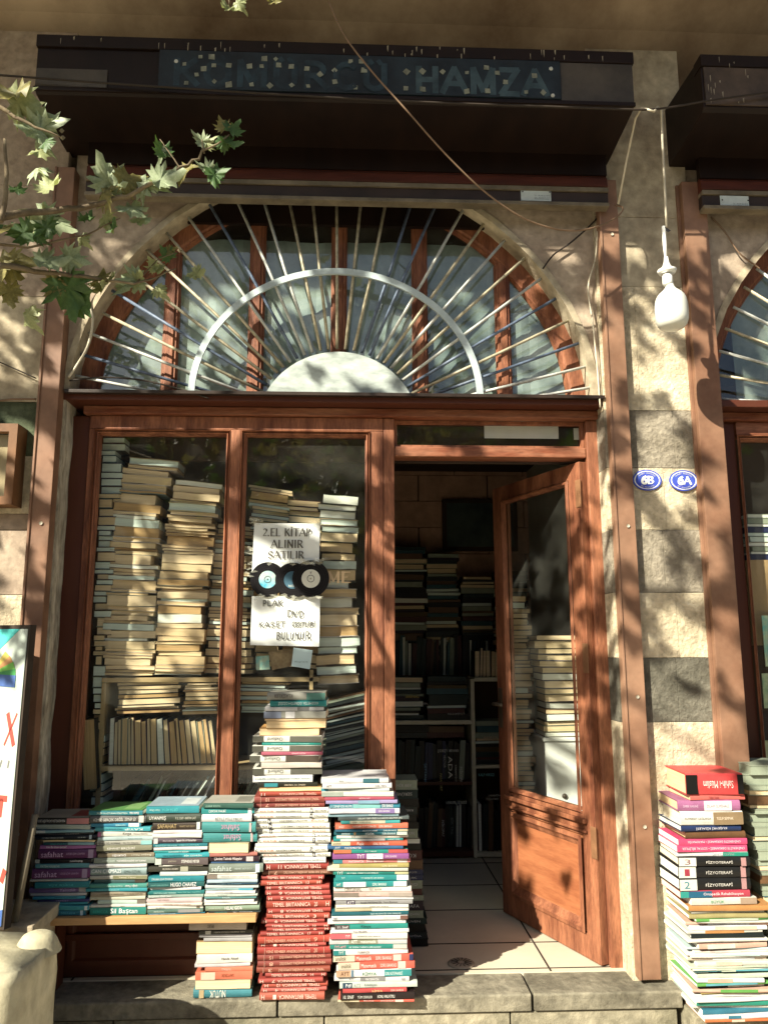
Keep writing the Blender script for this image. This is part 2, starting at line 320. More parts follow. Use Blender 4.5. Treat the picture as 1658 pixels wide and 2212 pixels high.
# spandrel wall with round arch (front y=-.1), also for the neighbour shop
AC = (-.08, 2.60)
def archwall(name, cx, cz, r, x0, x1, z1, label):
    root = empty(name, (cx, -.1, cz), label, 'arch wall')
    n = 48; A = []
    for i in range(n+1):
        a = math.pi*i/n; rr = r*(1+.05*abs(math.cos(a))**6) + .004*noise.noise((i*.9, cx, 0))
        A.append((cx+rr*math.cos(a), cz+rr*math.sin(a)))
    m = MB()
    for i in range(n):
        (xa, za), (xb, zb) = A[i], A[i+1]
        def outp(x, z, a):
            dx, dz = math.cos(a), math.sin(a); t = 9
            if dx > 1e-6: t = min(t, (x1-x)/dx)
            if dx < -1e-6: t = min(t, (x0-x)/dx)
            if dz > 1e-6: t = min(t, (z1-z)/dz)
            return (x+dx*t, z+dz*t)
        oa, ob = outp(xa, za, math.pi*i/n), outp(xb, zb, math.pi*(i+1)/n)
        m.add([(xa, -.1, za), (xb, -.1, zb), (ob[0], -.1, ob[1]), (oa[0], -.1, oa[1])], [(0, 1, 2, 3)])
        if abs(oa[0]-ob[0]) > 1e-4 and abs(oa[1]-ob[1]) > 1e-4:
            cx_ = x1 if oa[0] > cx else x0; m.add([(oa[0], -.1, oa[1]), (ob[0], -.1, ob[1]), (cx_, -.1, z1)], [(0, 1, 2)])
    m.build('wall_face', stone_p, root)
    m = MB()   # arch edge with soffit
    for i in range(n):
        (xa, za), (xb, zb) = A[i], A[i+1]; k = 1.0+.030/r
        Pa = (cx+(xa-cx)*k, cz+(za-cz)*k); Pb = (cx+(xb-cx)*k, cz+(zb-cz)*k)
        m.add([(xa, -.112, za), (xb, -.112, zb), (xb, .09, zb), (xa, .09, za), (Pa[0], -.108, Pa[1]), (Pb[0], -.108, Pb[1]), (Pb[0], -.098, Pb[1]), (Pa[0], -.098, Pa[1])],
              [(0, 1, 2, 3), (0, 1, 5, 4), (4, 5, 6, 7)], 0, False)
    m.build('arch_edge', plaster, root)
    return root, A
archwall('arch_wall', AC[0], AC[1], 1.125, -1.30, 1.155, 4.0, 'pinkish stone wall around the large round fanlight arch')
RC = (2.83, 2.60)
archwall('arch_wall', RC[0], RC[1], 1.125, 1.60, 4.05, 4.0, 'pale stone wall around the neighbouring arch at the right edge')
# upper wall and eave cove
m = MB(); prof = [(.25, 3.7), (.25, 4.22), (.16, 4.42), (-.02, 4.6), (-.3, 4.74), (-.8, 4.84), (-1.62, 4.9), (-1.66, 4.9), (-1.66, 5.05), (.5, 5.05), (.5, 3.7)]
m.prism(prof, -6, 7, 'x')
tag(m.build('eave', soffit_m), 'mottled ochre plaster cove under the overhanging upper storey', 'eave')
# ============================================================ roller shutters (housing, rails, curtain)
def shutter(name, x0, x1, label, y_front=-.5, sloped=True, xr=None):
    root = empty(name, (x0, -.12, .1), label, 'roller shutter')
    zt, zb, zbk = 3.935, 3.675, 3.56
    m = MB(); P = [(-.12, zt+.02), (y_front, zt), (y_front, zb), (y_front+.03, zb-.02), (-.235, zbk), (-.12, zbk)]
    m.prism(P, x0, x1, 'x', 0); m.build('housing', box_m, root, bevel=.004)
    m = MB(); m.box(x0-.003, x1+.003, y_front-.010, y_front+.05, zt-.045, zt+.004); m.build('housing_lip', box_m, root, bevel=.002)
    m = MB(); m.box(x0+.02, x1-.02, y_front-.012, y_front-.002, zb-.012, zb+.004); m.build('lower_lip', box_m, root)
    m = MB()
    m.prism([(-.15, 3.735), (-.175, 3.735), (-.185, 3.71), (-.18, 3.68), (-.15, 3.67)], x0+.02, x1-.02, 'x')
    m.build('curtain', mat('rust_red_shutter', (.17, .04, .02), .5, .3, 3, .1, stretch=(1, 6, 6)), root)
    return root
# main shutter: built directly from measured lines
X0, X1 = -1.30, 1.20
root = empty('roller_shutter', (0, -.14, .1), 'open brown roller shutter with boxed housing over the main shopfront', 'roller shutter')
YF = -.5
tl, tr_ = aty(81, 80, YF), aty(1365, 118, YF); bl, br = aty(77, 187, YF), aty(1369, 227, YF); kb = aty(1335, 335, -.2)
zt, zb, zk = (tl.z+tr_.z)/2, (bl.z+br.z)/2, kb.z
bx0, bx1 = aty(79, 130, YF).x, aty(1367, 170, YF).x
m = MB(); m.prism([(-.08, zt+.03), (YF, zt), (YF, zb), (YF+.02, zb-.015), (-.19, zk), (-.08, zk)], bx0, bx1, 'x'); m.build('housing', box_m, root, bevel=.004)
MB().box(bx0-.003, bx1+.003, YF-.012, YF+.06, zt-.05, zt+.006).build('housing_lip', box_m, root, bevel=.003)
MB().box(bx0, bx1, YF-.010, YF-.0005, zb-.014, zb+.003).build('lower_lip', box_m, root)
gx0 = aty(1208, 180, YF).x
MB().box(gx0+.004, bx1-.004, YF-.006, YF-.001, zb+.006, zt-.052).build('face_plate', box_g, root)
MB().box(bx0+.004, bx0+.30, YF-.006, YF-.001, zb+.006, zb+.09).build('face_plate', box_g, root)
def shutter_low(root, x0, x1):
    z1, z2, z3, z4 = aty(700, 366, -.2).z, aty(700, 393, -.2).z, aty(700, 402, -.2).z, aty(700, 432, -.2).z
    red = mat('rust_red_shutter', (.085, .022, .012), .5, .3, 3, .1, stretch=(1, 6, 6)); gr = mat('dull_shutter_edge', (.17, .14, .095), .6, .3, 8, .1)
    db = mat('dark_shutter_bar', (.036, .022, .015), .5, .3, 5, .1, fleck=(.4, .37, .3), fleckamt=-.05)
    m = MB(); n = 5
    m.prism([(-.165, z1+.005), (-.19, z1+.005), (-.19, z1), (-.20, z1-.01), (-.205, z2+.01), (-.195, z2), (-.165, z2)], x0, x1, 'x'); m.build('slat_curtain', red, root)
    MB().box(x0, x1, -.20, -.165, z1+.006, z1+.16).build('shade_dark_slats', box_m, root)  # slats coloured dark for the shade under the housing
    MB().box(x0, x1, -.21, -.165, z3, z2-.001).build('slat_edge', gr, root)
    MB().box(x0, x1, -.2, -.165, z4+.012, z3-.001).build('bottom_bar', db, root)
    MB().box(x0, x1, -.215, -.165, z4-.008, z4+.011).build('bar_lip', gr, root, bevel=.003)
shutter_low(root, -1.215, 1.185)
MB().box(-.82, .68, -.035, -.012, 3.475, 3.74).build('shade_board', box_m, root)  # added dark board standing for the deep shade behind the bar
yr = -.165
for a, b, zlow in ((aty(1316, 900, yr).x, aty(1359, 900, yr).x, .17), (aty(78, 900, yr).x, aty(123, 900, yr).x, .12)):
    m = MB(); m.box(a, b, yr, -.1, zlow, 3.66)
    m.box(a, a+.010, yr-.006, yr, zlow, 3.66)
    gr = m.build('guide_rail', rail_m, root, bevel=.002)
    for z in (3.38, 2.0, 1.27, .75):
        s = MB()
        s.lathe([(.0, .0), (.006, .0), (.008, -.002)], (0, 0, 0), 10)
        s.v[-30:] = [Vector(((a+b)/2+v.x+.01, yr-.003+v.z, z+v.y)) for v in s.v[-30:]]
        s.build('screw', mat('dull_screw', (.4, .36, .28), .4, .2, 10, 0), gr)
# neighbour shutter
YF2 = -.5; nx0 = aty(1520, 240, YF2).x
root2 = empty('roller_shutter', (2.8, -.14, .1), 'brown roller shutter housing over the neighbouring shop at the right edge', 'roller shutter')
m = MB(); m.prism([(-.08, zt+.03), (YF2, zt), (YF2, zb), (YF2+.02, zb-.015), (-.19, zk), (-.08, zk)], nx0, 4.2, 'x'); m.build('housing', box_m, root2, bevel=.004)
MB().box(nx0-.003, 4.2, YF2-.012, YF2+.06, zt-.05, zt+.006).build('housing_lip', box_m, root2, bevel=.003)
MB().box(nx0+.01, 4.2, YF2-.006, YF2-.001, zb+.006, zt-.052).build('face_plate', mat('brown_sheet', (.085, .06, .04), .4, .4, 5, .05, fleck=(.5, .48, .38), fleckamt=-.04), root2)
shutter_low(root2, aty(1515, 420, -.2).x, 4.1)
a, b = aty(1508, 900, yr).x, aty(1561, 900, yr).x
m = MB(); m.box(a, b, yr, -.13, .10, 3.66); m.box(a-.014, a, yr+.03, -.10, .10, 3.66); m.build('guide_rail', rail_m, root2, bevel=.002)
# drips of pale paint on the housings: shapes on the metal
def drips(root, x0, x1, n, yf, z0, z1, seed):
    r2 = random.Random(seed); m = MB()
    for i in range(n):
        x = r2.uniform(x0, x1); z = r2.uniform(z0, z1); l = r2.uniform(.008, .04); w = r2.uniform(.0015, .004)
        m.add([(x-w, yf, z), (x+w*.7, yf, z+.003), (x+w*.4, yf, z-l*.6), (x, yf, z-l), (x-w*.8, yf, z-l*.5)], [(0, 1, 2, 3, 4)])
    m.build('paint_drips', mat('pale_drip', (.34, .30, .21), .7, .2, 20, 0), root)
drips(root, bx0+.05, bx1-.05, 38, YF-.0135, zt-.04, zt+.002, 3); drips(root2, nx0+.02, 2.2, 26, YF2-.0075, zb+.02, zt-.06, 9); drips(root2, nx0+.02, 2.2, 10, YF2-.0135, zt-.04, zt, 11)
# shop sign on the housing
sx0, sx1 = aty(345, 150, YF).x, aty(1208, 180, YF).x
sgn = empty('shop_sign', (sx0, YF, zb), 'faded dark blue name sign with paper scraps on the shutter housing', 'sign')
navy = mat('faded_navy_board', (.014, .024, .032), .55, .3, 8, .1, c2=(.006, .010, .014), fleck=(.2, .22, .2), fleckamt=-.04)
MB().box(sx0, sx1, YF-.016, YF-.0065, zb+.006, zt-.055).build('board', navy, sgn)
sw = sx1-sx0; zc = (zb+zt-.05)/2
m = MB(); strokes(m, 'KÖMÜRCÜ', sx0+sw*.30, (zb+zt-.05)/2-.012, sw*.53, .115, YF-.0165, .026); m.build('ghost_lettering', mat('ghost_blue', (.020, .040, .054), .6, .6, 9, 0, c2=(.010, .018, .025)), sgn)
m = MB(); strokes(m, 'HAMZA', sx0+sw*.80, (zb+zt-.05)/2-.016, sw*.33, .115, YF-.0165, .026); m.build('ghost_lettering', mat('ghost_grey', (.045, .075, .088), .6, .5, 9, 0, c2=(.022, .04, .05)), sgn)
scr = mat('old_tape_scrap', (.24, .25, .19), .7, .3, 30, .1); r2 = random.Random(4)
def sgpt(zx, zy): return aty((600+zx*900/1658)*.5451, (200+zy*900/1658)*.5451, YF-.019)
SC = [(240, 95), (357, 42), (438, 42), (455, 105), (330, 172), (458, 222), (563, 105), (562, 245), (714, 112), (728, 245), (822, 55), (907, 57), (803, 110), (930, 102), (862, 252), (1020, 112), (1022, 248), (1135, 128), (1143, 256), (1229, 172), (1336, 142), (1338, 224), (1452, 75), (1530, 75), (1486, 266), (1551, 138), (254, 232), (380, 130)]
SC2 = [(97, 307), (166, 305), (254, 307), (358, 312), (489, 312), (650, 325), (525, 352), (95, 380), (168, 382), (357, 392), (448, 390), (614, 396), (688, 398), (443, 290)]
pts = [sgpt(*q) for q in SC]+[aty(829+.5*a, .5*b, YF-.019) for a, b in SC2]
for p in pts:
    m = MB(); s = r2.uniform(.008, .014); an = r2.choice([0, 0, .1, .8])+r2.uniform(-.1, .1); q = []
    for k in range(4):
        aa = an+math.pi/4+k*math.pi/2; rr = s*r2.uniform(1., 1.35)*1.1; q.append((p.x+rr*math.cos(aa), YF-.019+r2.uniform(-.001, .001), p.z+rr*math.sin(aa)))
    m.add(q, [(0, 1, 2, 3)]); m.build('paper_scrap', scr, sgn)
for (dx, dy) in ((1190, 146), (1194, 204), (380, 130)):
    p = aty(dx, dy, YF-.02); m = MB(); m.lathe([(0, .006), (.006, .005), (.009, 0)], (0, 0, 0), 12); m.v = [Vector((p.x+v.x, YF-.016-v.z, p.z+v.y)) for v in m.v]; m.build('cap_screw', bar_w, sgn)
# maker's plates
def plate(px0, px1, py0, py1, label):
    a, b = aty(px0, py0, -.203), aty(px1, py1, -.203)
    r = empty('maker_plate', ((a.x+b.x)/2, -.201, b.z), label, 'plate', 'shutter maker plates')
    MB().box(a.x, b.x, -.204, -.2008, b.z, a.z).build('metal_plate', mat('pale_tin_plate', (.52, .58, .56), .4, .1, 20, .05), r)
    w, h = b.x-a.x, a.z-b.z
    text('Tel : +90 342 221 80 05', r, w*.2, -.0035, h*.40, w*.52, h*.10, (.05, .06, .07)); text('Gsm : +90 532 291 33 33', r, w*.2, -.0035, h*.25, w*.52, h*.10, (.05, .06, .07))
    text('____________', r, w*.2, -.0035, h*.14, w*.52, h*.03, (.05, .06, .07))
    for sx in (-.45, .45):
        m = MB(); m.lathe([(0, .001), (.003, .001), (.004, 0)], (0, 0, 0), 8); n = 24; m.v[-n:] = [Vector(((a.x+b.x)/2+sx*w+v.x, -.2105-v.z, b.z+h*.62+v.y)) for v in m.v[-n:]]
        m.build('screw', ink, r)
plate(1124, 1190, 404, 434, 'small pale tin plate with phone numbers on the shutter bar above the arch')
plate(1554, 1618, 422, 452, 'small pale tin plate with phone numbers on the neighbouring shutter at right')
# ============================================================ timber shopfront
front = empty('shopfront', (0, 0, .15), 'red-brown timber shopfront with display window, door opening and fanlight', 'shopfront')
def z_at(px, py, Y=0): return aty(px, py, Y).z
zs0, zs1 = 2.545, 2.60      # sill ledge of the fanlight
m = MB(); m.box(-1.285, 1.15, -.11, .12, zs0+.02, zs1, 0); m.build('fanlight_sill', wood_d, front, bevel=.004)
MB().box(-1.275, 1.145, -.135, -.108, zs0+.045, zs1+.006).build('sill_edge', mat('black_iron_sill', (.03, .02, .015), .4, .3, 8, .1), front, bevel=.002)
MB().box(-1.22, 1.145, -.035, .10, 2.525, zs0+.018).build('transom_beam', wood_h, front, bevel=.005)
# outer posts and head
MB().box(-1.285, -1.196, .0, .10, .15, 2.523).build('post', wood_d, front, bevel=.006)  # darker wood paints in the shade on this post
MB().box(1.088, 1.150, -.01, .10, .15, 2.523).build('post', wood, front, bevel=.006)
MB().box(.143, .192, -.012, .10, .15, 2.523).build('post', wood, front, bevel=.005)
MB().box(.194, 1.086, -.004, .09, 2.345, 2.392).build('door_head', wood_h, front, bevel=.005)
m = MB(); m.frame(.194, 1.086, 2.393, 2.522, [(0, .02), (.012, .02), (.014, .045)]); m.build('transom_light_frame', wood, front)
MB().add([(.2, .05, 2.40), (1.08, .05, 2.40), (1.08, .05, 2.515), (.2, .05, 2.515)], [(0, 1, 2, 3)]).build('transom_light_glass', g_main, front)
# display window frame: outer, two lights with mouldings
zb_, zt_ = .80, 2.513
wf = MB()
wf.box(-1.194, .141, -.012, .08, 2.461, 2.523); wf.box(-1.194, -1.172, -.012, .08, .62, 2.460); wf.box(.082, .141, -.012, .08, .62, 2.460); wf.box(-.556, -.509, -.016, .08, .62, 2.460)
wf.build('window_frame', wood, front, bevel=.003)
mould = [(0, -.014), (.005, -.022), (.008, -.004), (.011, -.003), (.014, -.012), (.018, -.008), (.019, .010), (.023, .012), (.024, .032)]
for a, b in ((-1.172, -.556), (-.509, .082)):
    MB().frame(a, b, .62, 2.460, mould).build('glazing_moulding', wood, front)
MB().add([(-1.16, .0325, .63), (-.57, .0325, .63), (-.57, .0325, 2.45), (-1.16, .0325, 2.45)], [(0, 1, 2, 3)]).build('glass_pane', g_main, front)
MB().add([(-.495, .0325, .63), (.07, .0325, .63), (.07, .0325, 2.45), (-.495, .0325, 2.45)], [(0, 1, 2, 3)]).build('glass_pane', g_main, front)
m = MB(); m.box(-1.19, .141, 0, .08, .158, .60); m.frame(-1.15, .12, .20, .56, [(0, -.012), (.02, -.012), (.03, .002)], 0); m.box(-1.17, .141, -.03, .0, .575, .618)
m.box(-1.17, .141, -.02, .0, .30, .325); m.build('bottom_panel', wood_d, front, bevel=.003)  # panel darkened to paint in the plank's shade
# fanlight: arched frame, muntins, glass
def fanframe(front, cx, cz, r, pxs, ybase):
    n = 44; m = MB()
    def pt(a, rr): 
        k = rr*(1+.05*abs(math.cos(a))**6); return (cx+k*math.cos(a), cz+k*math.sin(a))
    for i in range(n):
        a, b = math.pi*i/n, math.pi*(i+1)/n
        for (r0, r1, y0, y1) in ((r+.01, r-.06, .0, .0), (r-.06, r-.068, .0, .008), (r-.068, r-.076, .008, .008), (r-.076, r-.083, .008, .033)):
            p = [pt(a, r0), pt(b, r0), pt(b, r1), pt(a, r1)]
            m.add([(p[0][0], y0, p[0][1]), (p[1][0], y0, p[1][1]), (p[2][0], y1, p[2][1]), (p[3][0], y1, p[3][1])], [(0, 1, 2, 3)])
    m.build('arched_frame', wood, front)
    for x in pxs:
        h = math.sqrt(max(.01, (r-.05)**2-(x-cx)**2)); m = MB(); zz = cz+h
        m.box(x-.030, x+.030, .012, .033, ybase, zz, 0)
        m.box(x-.038, x-.030, .022, .033, ybase, zz-.01, 0); m.box(x+.030, x+.038, .022, .033, ybase, zz-.01, 0); m.box(x-.016, x+.016, .004, .012, ybase, zz, 0); m.build('muntin', wood, front, bevel=.002)
    m = MB(); P = [pt(math.pi*i/n, r-.03) for i in range(n+1)]
    m.add([(x, .034, z) for x, z in P], [tuple(range(n+1))]); m.build('fanlight_glass', g_fan, front)
    MB().box(cx-r, cx+r, .001, .033, cz+.001, cz+.035).build('fanlight_rail', wood, front, bevel=.003)
fanframe(front, AC[0], AC[1], 1.125, [aty(x, 760, .05).x for x in (370, 553, 731, 906, 1085)], 2.602)
# sheet hung behind the fanlight
m = MB(); n = 60
for i in range(n):
    xa, xb = -1.25+2.38*i/n, -1.25+2.38*(i+1)/n
    ya, yb = .05+.004*math.sin(xa*23)+.003*math.sin(xa*61), .05+.004*math.sin(xb*23)+.003*math.sin(xb*61)
    m.add([(xa, ya, 2.61), (xb, yb, 2.61), (xb, yb, 3.43+.004*math.sin(xb*9)), (xa, ya, 3.43+.004*math.sin(xa*9))], [(0, 1, 2, 3)], 0, True)  # sheet cut short so the dark gap stands for shade above
tag(m.build('hanging_sheet', curt), 'grey-blue sheet hung behind the fanlight glass', 'sheet')
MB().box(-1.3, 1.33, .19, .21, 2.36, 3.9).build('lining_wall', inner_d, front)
# paper in transom light
a, b = aty(1045, 911, .07), aty(1206, 948, .07)
tag(MB().box(a.x, b.x, .068, .070, b.z, a.z).build('paper_sheet', paper), 'blank pale blue sheet behind the small transom glass over the door', 'paper')
a, b = aty(1238, 925, .07), aty(1251, 950, .07)
tag(MB().box(a.x, b.x, .068, .070, b.z, a.z).build('paper_note', paper), 'tiny pale note at the right end of the transom glass', 'note')
# ------------------------------------------------------------ fan grille
def grille(name, cx, pts, hubc, hubr, hubz, ring, label, yb=-.06):
    g = empty(name, (cx, yb, 2.60), label, 'window grille')
    r2 = random.Random(12)
    for i, (px, py) in enumerate(pts):
        e = aty(px, py, yb); c = aty(hubc[0], hubc[1], yb); d = (e-c); L = d.length; d.normalize()
        st = c+d*(hubr-.02)
        if 460 < px < 1050 and px < 1400: e = e+d*.16
        if st.z < 2.607: st = c+d*((2.609-c.z)/d.z)
        off = Vector((r2.uniform(-.007, .007), r2.uniform(-.005, .005), 0))
        m = MB(); m.tube([st, st*.5+e*.5+off, e], .0072, 6)
        m.build('bar', r2.choice([bar_c, bar_w, bar_w, bar_b, bar_c, bar_w]), g)
    return g
EP = [(1281, 836), (1268, 791), (1253, 740), (1229, 691), (1201, 644), (1171, 599), (1134, 556), (1091, 517), (1044, 484), (987, 474), (929, 469), (874, 479), (825, 471), (775, 474), (727, 469), (679, 471), (631, 464), (582, 471), (527, 469), (465, 464), (407, 469), (356, 499), (310, 534), (272, 581), (240, 626), (222, 676), (192, 719), (172, 764), (160, 811), (152, 845), (1283, 858)]
gr = grille('fan_grille', -.08, EP, (728, 925), .40, 0, 0, 'sunburst iron grille with silver ring and hub over the arched fanlight')
# ring (half circle flat bar) and hub plate
yb = -.075; L_, R__, T_ = aty(412, 860, yb), aty(1037, 869, yb), aty(722, 586, yb)
rcx = (L_.x+R__.x)/2; rr = (R__.x-L_.x)/2; rz = T_.z-2.607; m = MB(); n = 40; P = []
for i in range(n+1):
    a = math.pi*i/n; P.append((math.cos(a), math.sin(a)))
for i in range(n):
    vs = []
    for (c, s_) in (P[i], P[i+1]):
        for k, y in ((-.015, yb-.006), (.015, yb-.006), (.015, yb+.006), (-.015, yb+.006)):
            vs.append((rcx+(rr+k)*c, y, 2.607+(rz+k)*s_))
    m.add(vs, [(0, 1, 5, 4), (1, 2, 6, 5), (2, 3, 7, 6), (3, 0, 4, 7)], 0, False)
m.build('ring', steel_w, gr)
hl, hr, ht = aty(572, 865, yb-.01), aty(888, 871, yb-.01), aty(727, 760, yb-.01)
hx = (hl.x+hr.x)/2; hw = (hr.x-hl.x)/2; hh = ht.z-2.607; R0 = (hw*hw+hh*hh)/(2*hh); a0 = math.asin(hw/R0); P = []
for i in range(33):
    a = -a0+2*a0*i/32; P.append((hx+R0*math.sin(a), 2.607+hh-R0+R0*math.cos(a)))
m = MB(); m.prism(P, yb-.014, yb-.009, 'y'); m.build('hub_plate', mat('brushed_white_steel', (.44, .50, .47), .45, .22, 4, .08, fine=18, stretch=(1, 1, 2.2), fleck=(.3, .32, .28), fleckamt=-.03), gr, bevel=.001)
# ------------------------------------------------------------ neighbour shopfront
nb = empty('neighbour_shopfront', (1.7, 0, .15), 'red-brown timber window of the neighbouring shop cut by the right edge', 'shopfront')
fanframe(nb, RC[0], RC[1], 1.125, [2.25, 2.8], 2.602)
MB().box(1.62, 4.0, -.11, .12, 2.565, 2.60).build('fanlight_sill', wood_d, nb, bevel=.004)
MB().box(1.62, 4.0, -.035, .10, 2.525, 2.563).build('transom_beam', wood_h, nb, bevel=.004)
nxl = aty(1567, 1000, 0).x; nxm = aty(1592, 1000, 0).x
MB().box(nxl-.02, nxm, .0, .1, .15, 2.523).build('post', wood_d, nb, bevel=.006)
m = MB(); m.box(nxm+.001, 4.0, -.012, .08, 2.46, 2.523); m.build('window_frame', wood_h, nb, bevel=.003)
MB().frame(nxm+.001, 3.2, .62, 2.459, mould).build('glazing_moulding', wood, nb)
MB().add([(nxm+.03, .034, .65), (3.2, .034, .65), (3.2, .034, 2.44), (nxm+.03, .034, 2.44)], [(0, 1, 2, 3)]).build('glass_pane', g_main, nb)
MB().box(nxm, 3.3, .0, .08, .15, .615).build('bottom_panel', wood, nb)
MB().box(nxm-.1, 3.3, .45, .47, .3, 3.9).build('back_panel', inner_d, nb)
m = MB(); m.box(nxm+.05, 3.3, .05, .052, 2.62, 3.9); o = m.build('hanging_sheet', curt); o.location.y = .0; tag(o, 'pale sheet hung behind the neighbouring fanlight', 'sheet')
gr2 = empty('fan_grille', (RC[0], -.06, 2.6), 'plain iron bars over the neighbouring fanlight at the right edge', 'window grille'); gr2['group'] = 'fan grilles'
for k in range(30):
    a = math.pi*(k+.5)/30; m = MB(); m.tube([(RC[0]+.4*math.cos(a), -.06, 2.56+.4*math.sin(a)), (RC[0]+1.14*math.cos(a), -.06, 2.56+1.14*math.sin(a))], .0075, 6)
    m.build('bar', [bar_c, bar_w][k % 2], gr2)
# ------------------------------------------------------------ door leaf
ang = math.atan2(.673, -.283)   # direction of the leaf from the hinge
dr = empty('shop_door', (1.088, .012, .162), 'half-glazed red-brown timber door standing open inward', 'door', rot=(0, 0, ang))
# local: x along the leaf, y thickness (front face is +y side towards camera?), z up
DW, DH, DT = .73, 2.165, .04
fl = 1   # visible face sign
def dbox(x0, x1, y0, y1, z0, z1, name, mt, bev=.003, par=None):
    m = MB(); m.box(x0, x1, y0, y1, z0, z1); return m.build(name, mt, par or dr, bevel=bev, local=True)
dbox(0, .085, 0, DT, .0, DH, 'hinge_stile', wood); dbox(.65, DW, 0, DT, 0, DH, 'lock_stile', wood)
dbox(.086, .649, .001, DT-.001, 0, .10, 'bottom_rail', wood); dbox(.086, .649, .001, DT-.001, .50, .59, 'lock_rail', wood); dbox(.086, .649, .001, DT-.001, DH-.075, DH, 'top_rail', wood)
dbox(.086, .649, .010, DT-.010, .101, .499, 'lower_panel', mat('orange_brown_panel', (.30, .115, .05), .5, .3, 3, .2, stretch=(1, 3, 6), c2=(.20, .065, .028), fleck=(.55, .38, .24), fleckamt=.0))
for yy, sg in ((DT, 1), (0, -1)):
    m = MB(); m.frame(.086, .649, .101, .499, [(0, yy+sg*.010), (.018, yy+sg*.012), (.03, yy+sg*.001), (.045, yy-sg*.006), (.05, yy-sg*.0095)]); m.build('panel_moulding', wood, dr, local=True)
    m = MB(); m.frame(.086, .649, .592, DH-.077, [(0, yy+sg*.001), (.006, yy+sg*.010), (.014, yy+sg*.008), (.02, yy-sg*.008), (.022, yy-sg*.016)]); m.build('glazing_moulding', wood, dr, local=True)
    m = MB(); m.box(.05, .67, min(yy, yy+sg*.02), max(yy, yy+sg*.02), .555, .575); m.box(.05, .67, min(yy, yy+sg*.014), max(yy, yy+sg*.014), .515, .527); m.build('weather_moulding', wood, dr, bevel=.004, local=True)
MB().add([(.09, .02, .60), (.645, .02, .60), (.645, .02, DH-.085), (.09, .02, DH-.085)], [(0, 1, 2, 3)]).build('door_glass', g_main, dr, local=True)
dk = mat('dark_lock_metal', (.06, .045, .03), .4, .2, 20, .05)
m = MB(); m.tube([(.70, DT+.005, 1.02), (.70, DT+.05, 1.02), (.62, DT+.055, 1.02)], .008, 8); m.box(.685, .715, DT, DT+.006, .9, 1.1); m.build('handle', dk, dr, local=True)
for z in (.42, 1.2, 1.95): dbox(-.006, .03, DT, DT+.004, z, z+.13, 'hinge', mat('brown_hinge', (.2, .1, .05), .5, .2, 10, .05))
# ============================================================ interior
inn = empty('shop_interior', (0, 1, .15), 'dim shop interior walls of brown blocks and plaster', 'room')
m = MB()
zz = .15; k = 0
while zz < 3.2:
    x = -1.6-(k % 2)*.25
    while x < 2.6: m.box(x+.004, x+.52, 2.25, 2.32, zz+.003, zz+.197); x += .525
    zz += .2; k += 1
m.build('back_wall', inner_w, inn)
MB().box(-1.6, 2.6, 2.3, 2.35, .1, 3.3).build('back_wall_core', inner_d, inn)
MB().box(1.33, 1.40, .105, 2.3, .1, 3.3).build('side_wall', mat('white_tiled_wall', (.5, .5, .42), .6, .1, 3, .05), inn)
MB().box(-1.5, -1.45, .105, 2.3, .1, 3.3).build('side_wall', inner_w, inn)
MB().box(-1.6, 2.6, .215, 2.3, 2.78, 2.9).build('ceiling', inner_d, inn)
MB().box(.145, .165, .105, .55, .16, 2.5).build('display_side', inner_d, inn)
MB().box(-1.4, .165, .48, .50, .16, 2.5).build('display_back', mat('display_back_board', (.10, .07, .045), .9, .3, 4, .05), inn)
MB().box(1.155, 1.33, .105, .13, .1, 2.9).build('door_return', plaster, inn)
ab = [aty(955, 1078, 2.2), aty(1090, 1190, 2.2)]
o = empty('wall_map', (ab[0].x, 2.22, ab[1].z), 'dark framed map on the back wall seen through the doorway', 'picture')
MB().box(ab[0].x, ab[1].x+.1, 2.20, 2.235, ab[1].z, ab[0].z).build('frame', inner_d, o)
MB().box(ab[0].x+.03, ab[1].x+.07, 2.195, 2.199, ab[1].z+.03, ab[0].z-.03).build('print', mat('dark_map', (.05, .07, .055), .6, .6, 5, 0, c2=(.02, .03, .03)), o)
# interior shelving
sh = empty('bookcase', (.6, 1.7, .16), 'pale-edged bookcase facing the doorway inside the shop', 'bookcase')
edge = mat('pale_shelf_edge', (.60, .56, .42), .6, .15, 8, .05)
Yb = 1.65
for nm, x0, x1, z0, z1 in (('shelf', .20, .79, .975, 1.0), ('upright', .775, .80, .16, 1.26), ('shelf', .80, 1.2, 1.245, 1.27), ('shelf', .80, 1.2, .70, .72), ('shelf', .80, 1.2, .165, .19), ('shelf', .20, .775, .60, .62), ('shelf', .20, .775, .17, .20)):
    MB().box(x0, x1, Yb, Yb+.3, z0, z1).build(nm, edge if not (nm == 'shelf' and x0 < .3 and z0 < .9) else wood_d, sh, bevel=.002)
MB().box(.2, 1.2, Yb+.3, Yb+.31, .16, 1.27).build('back_board', inner_d, sh)
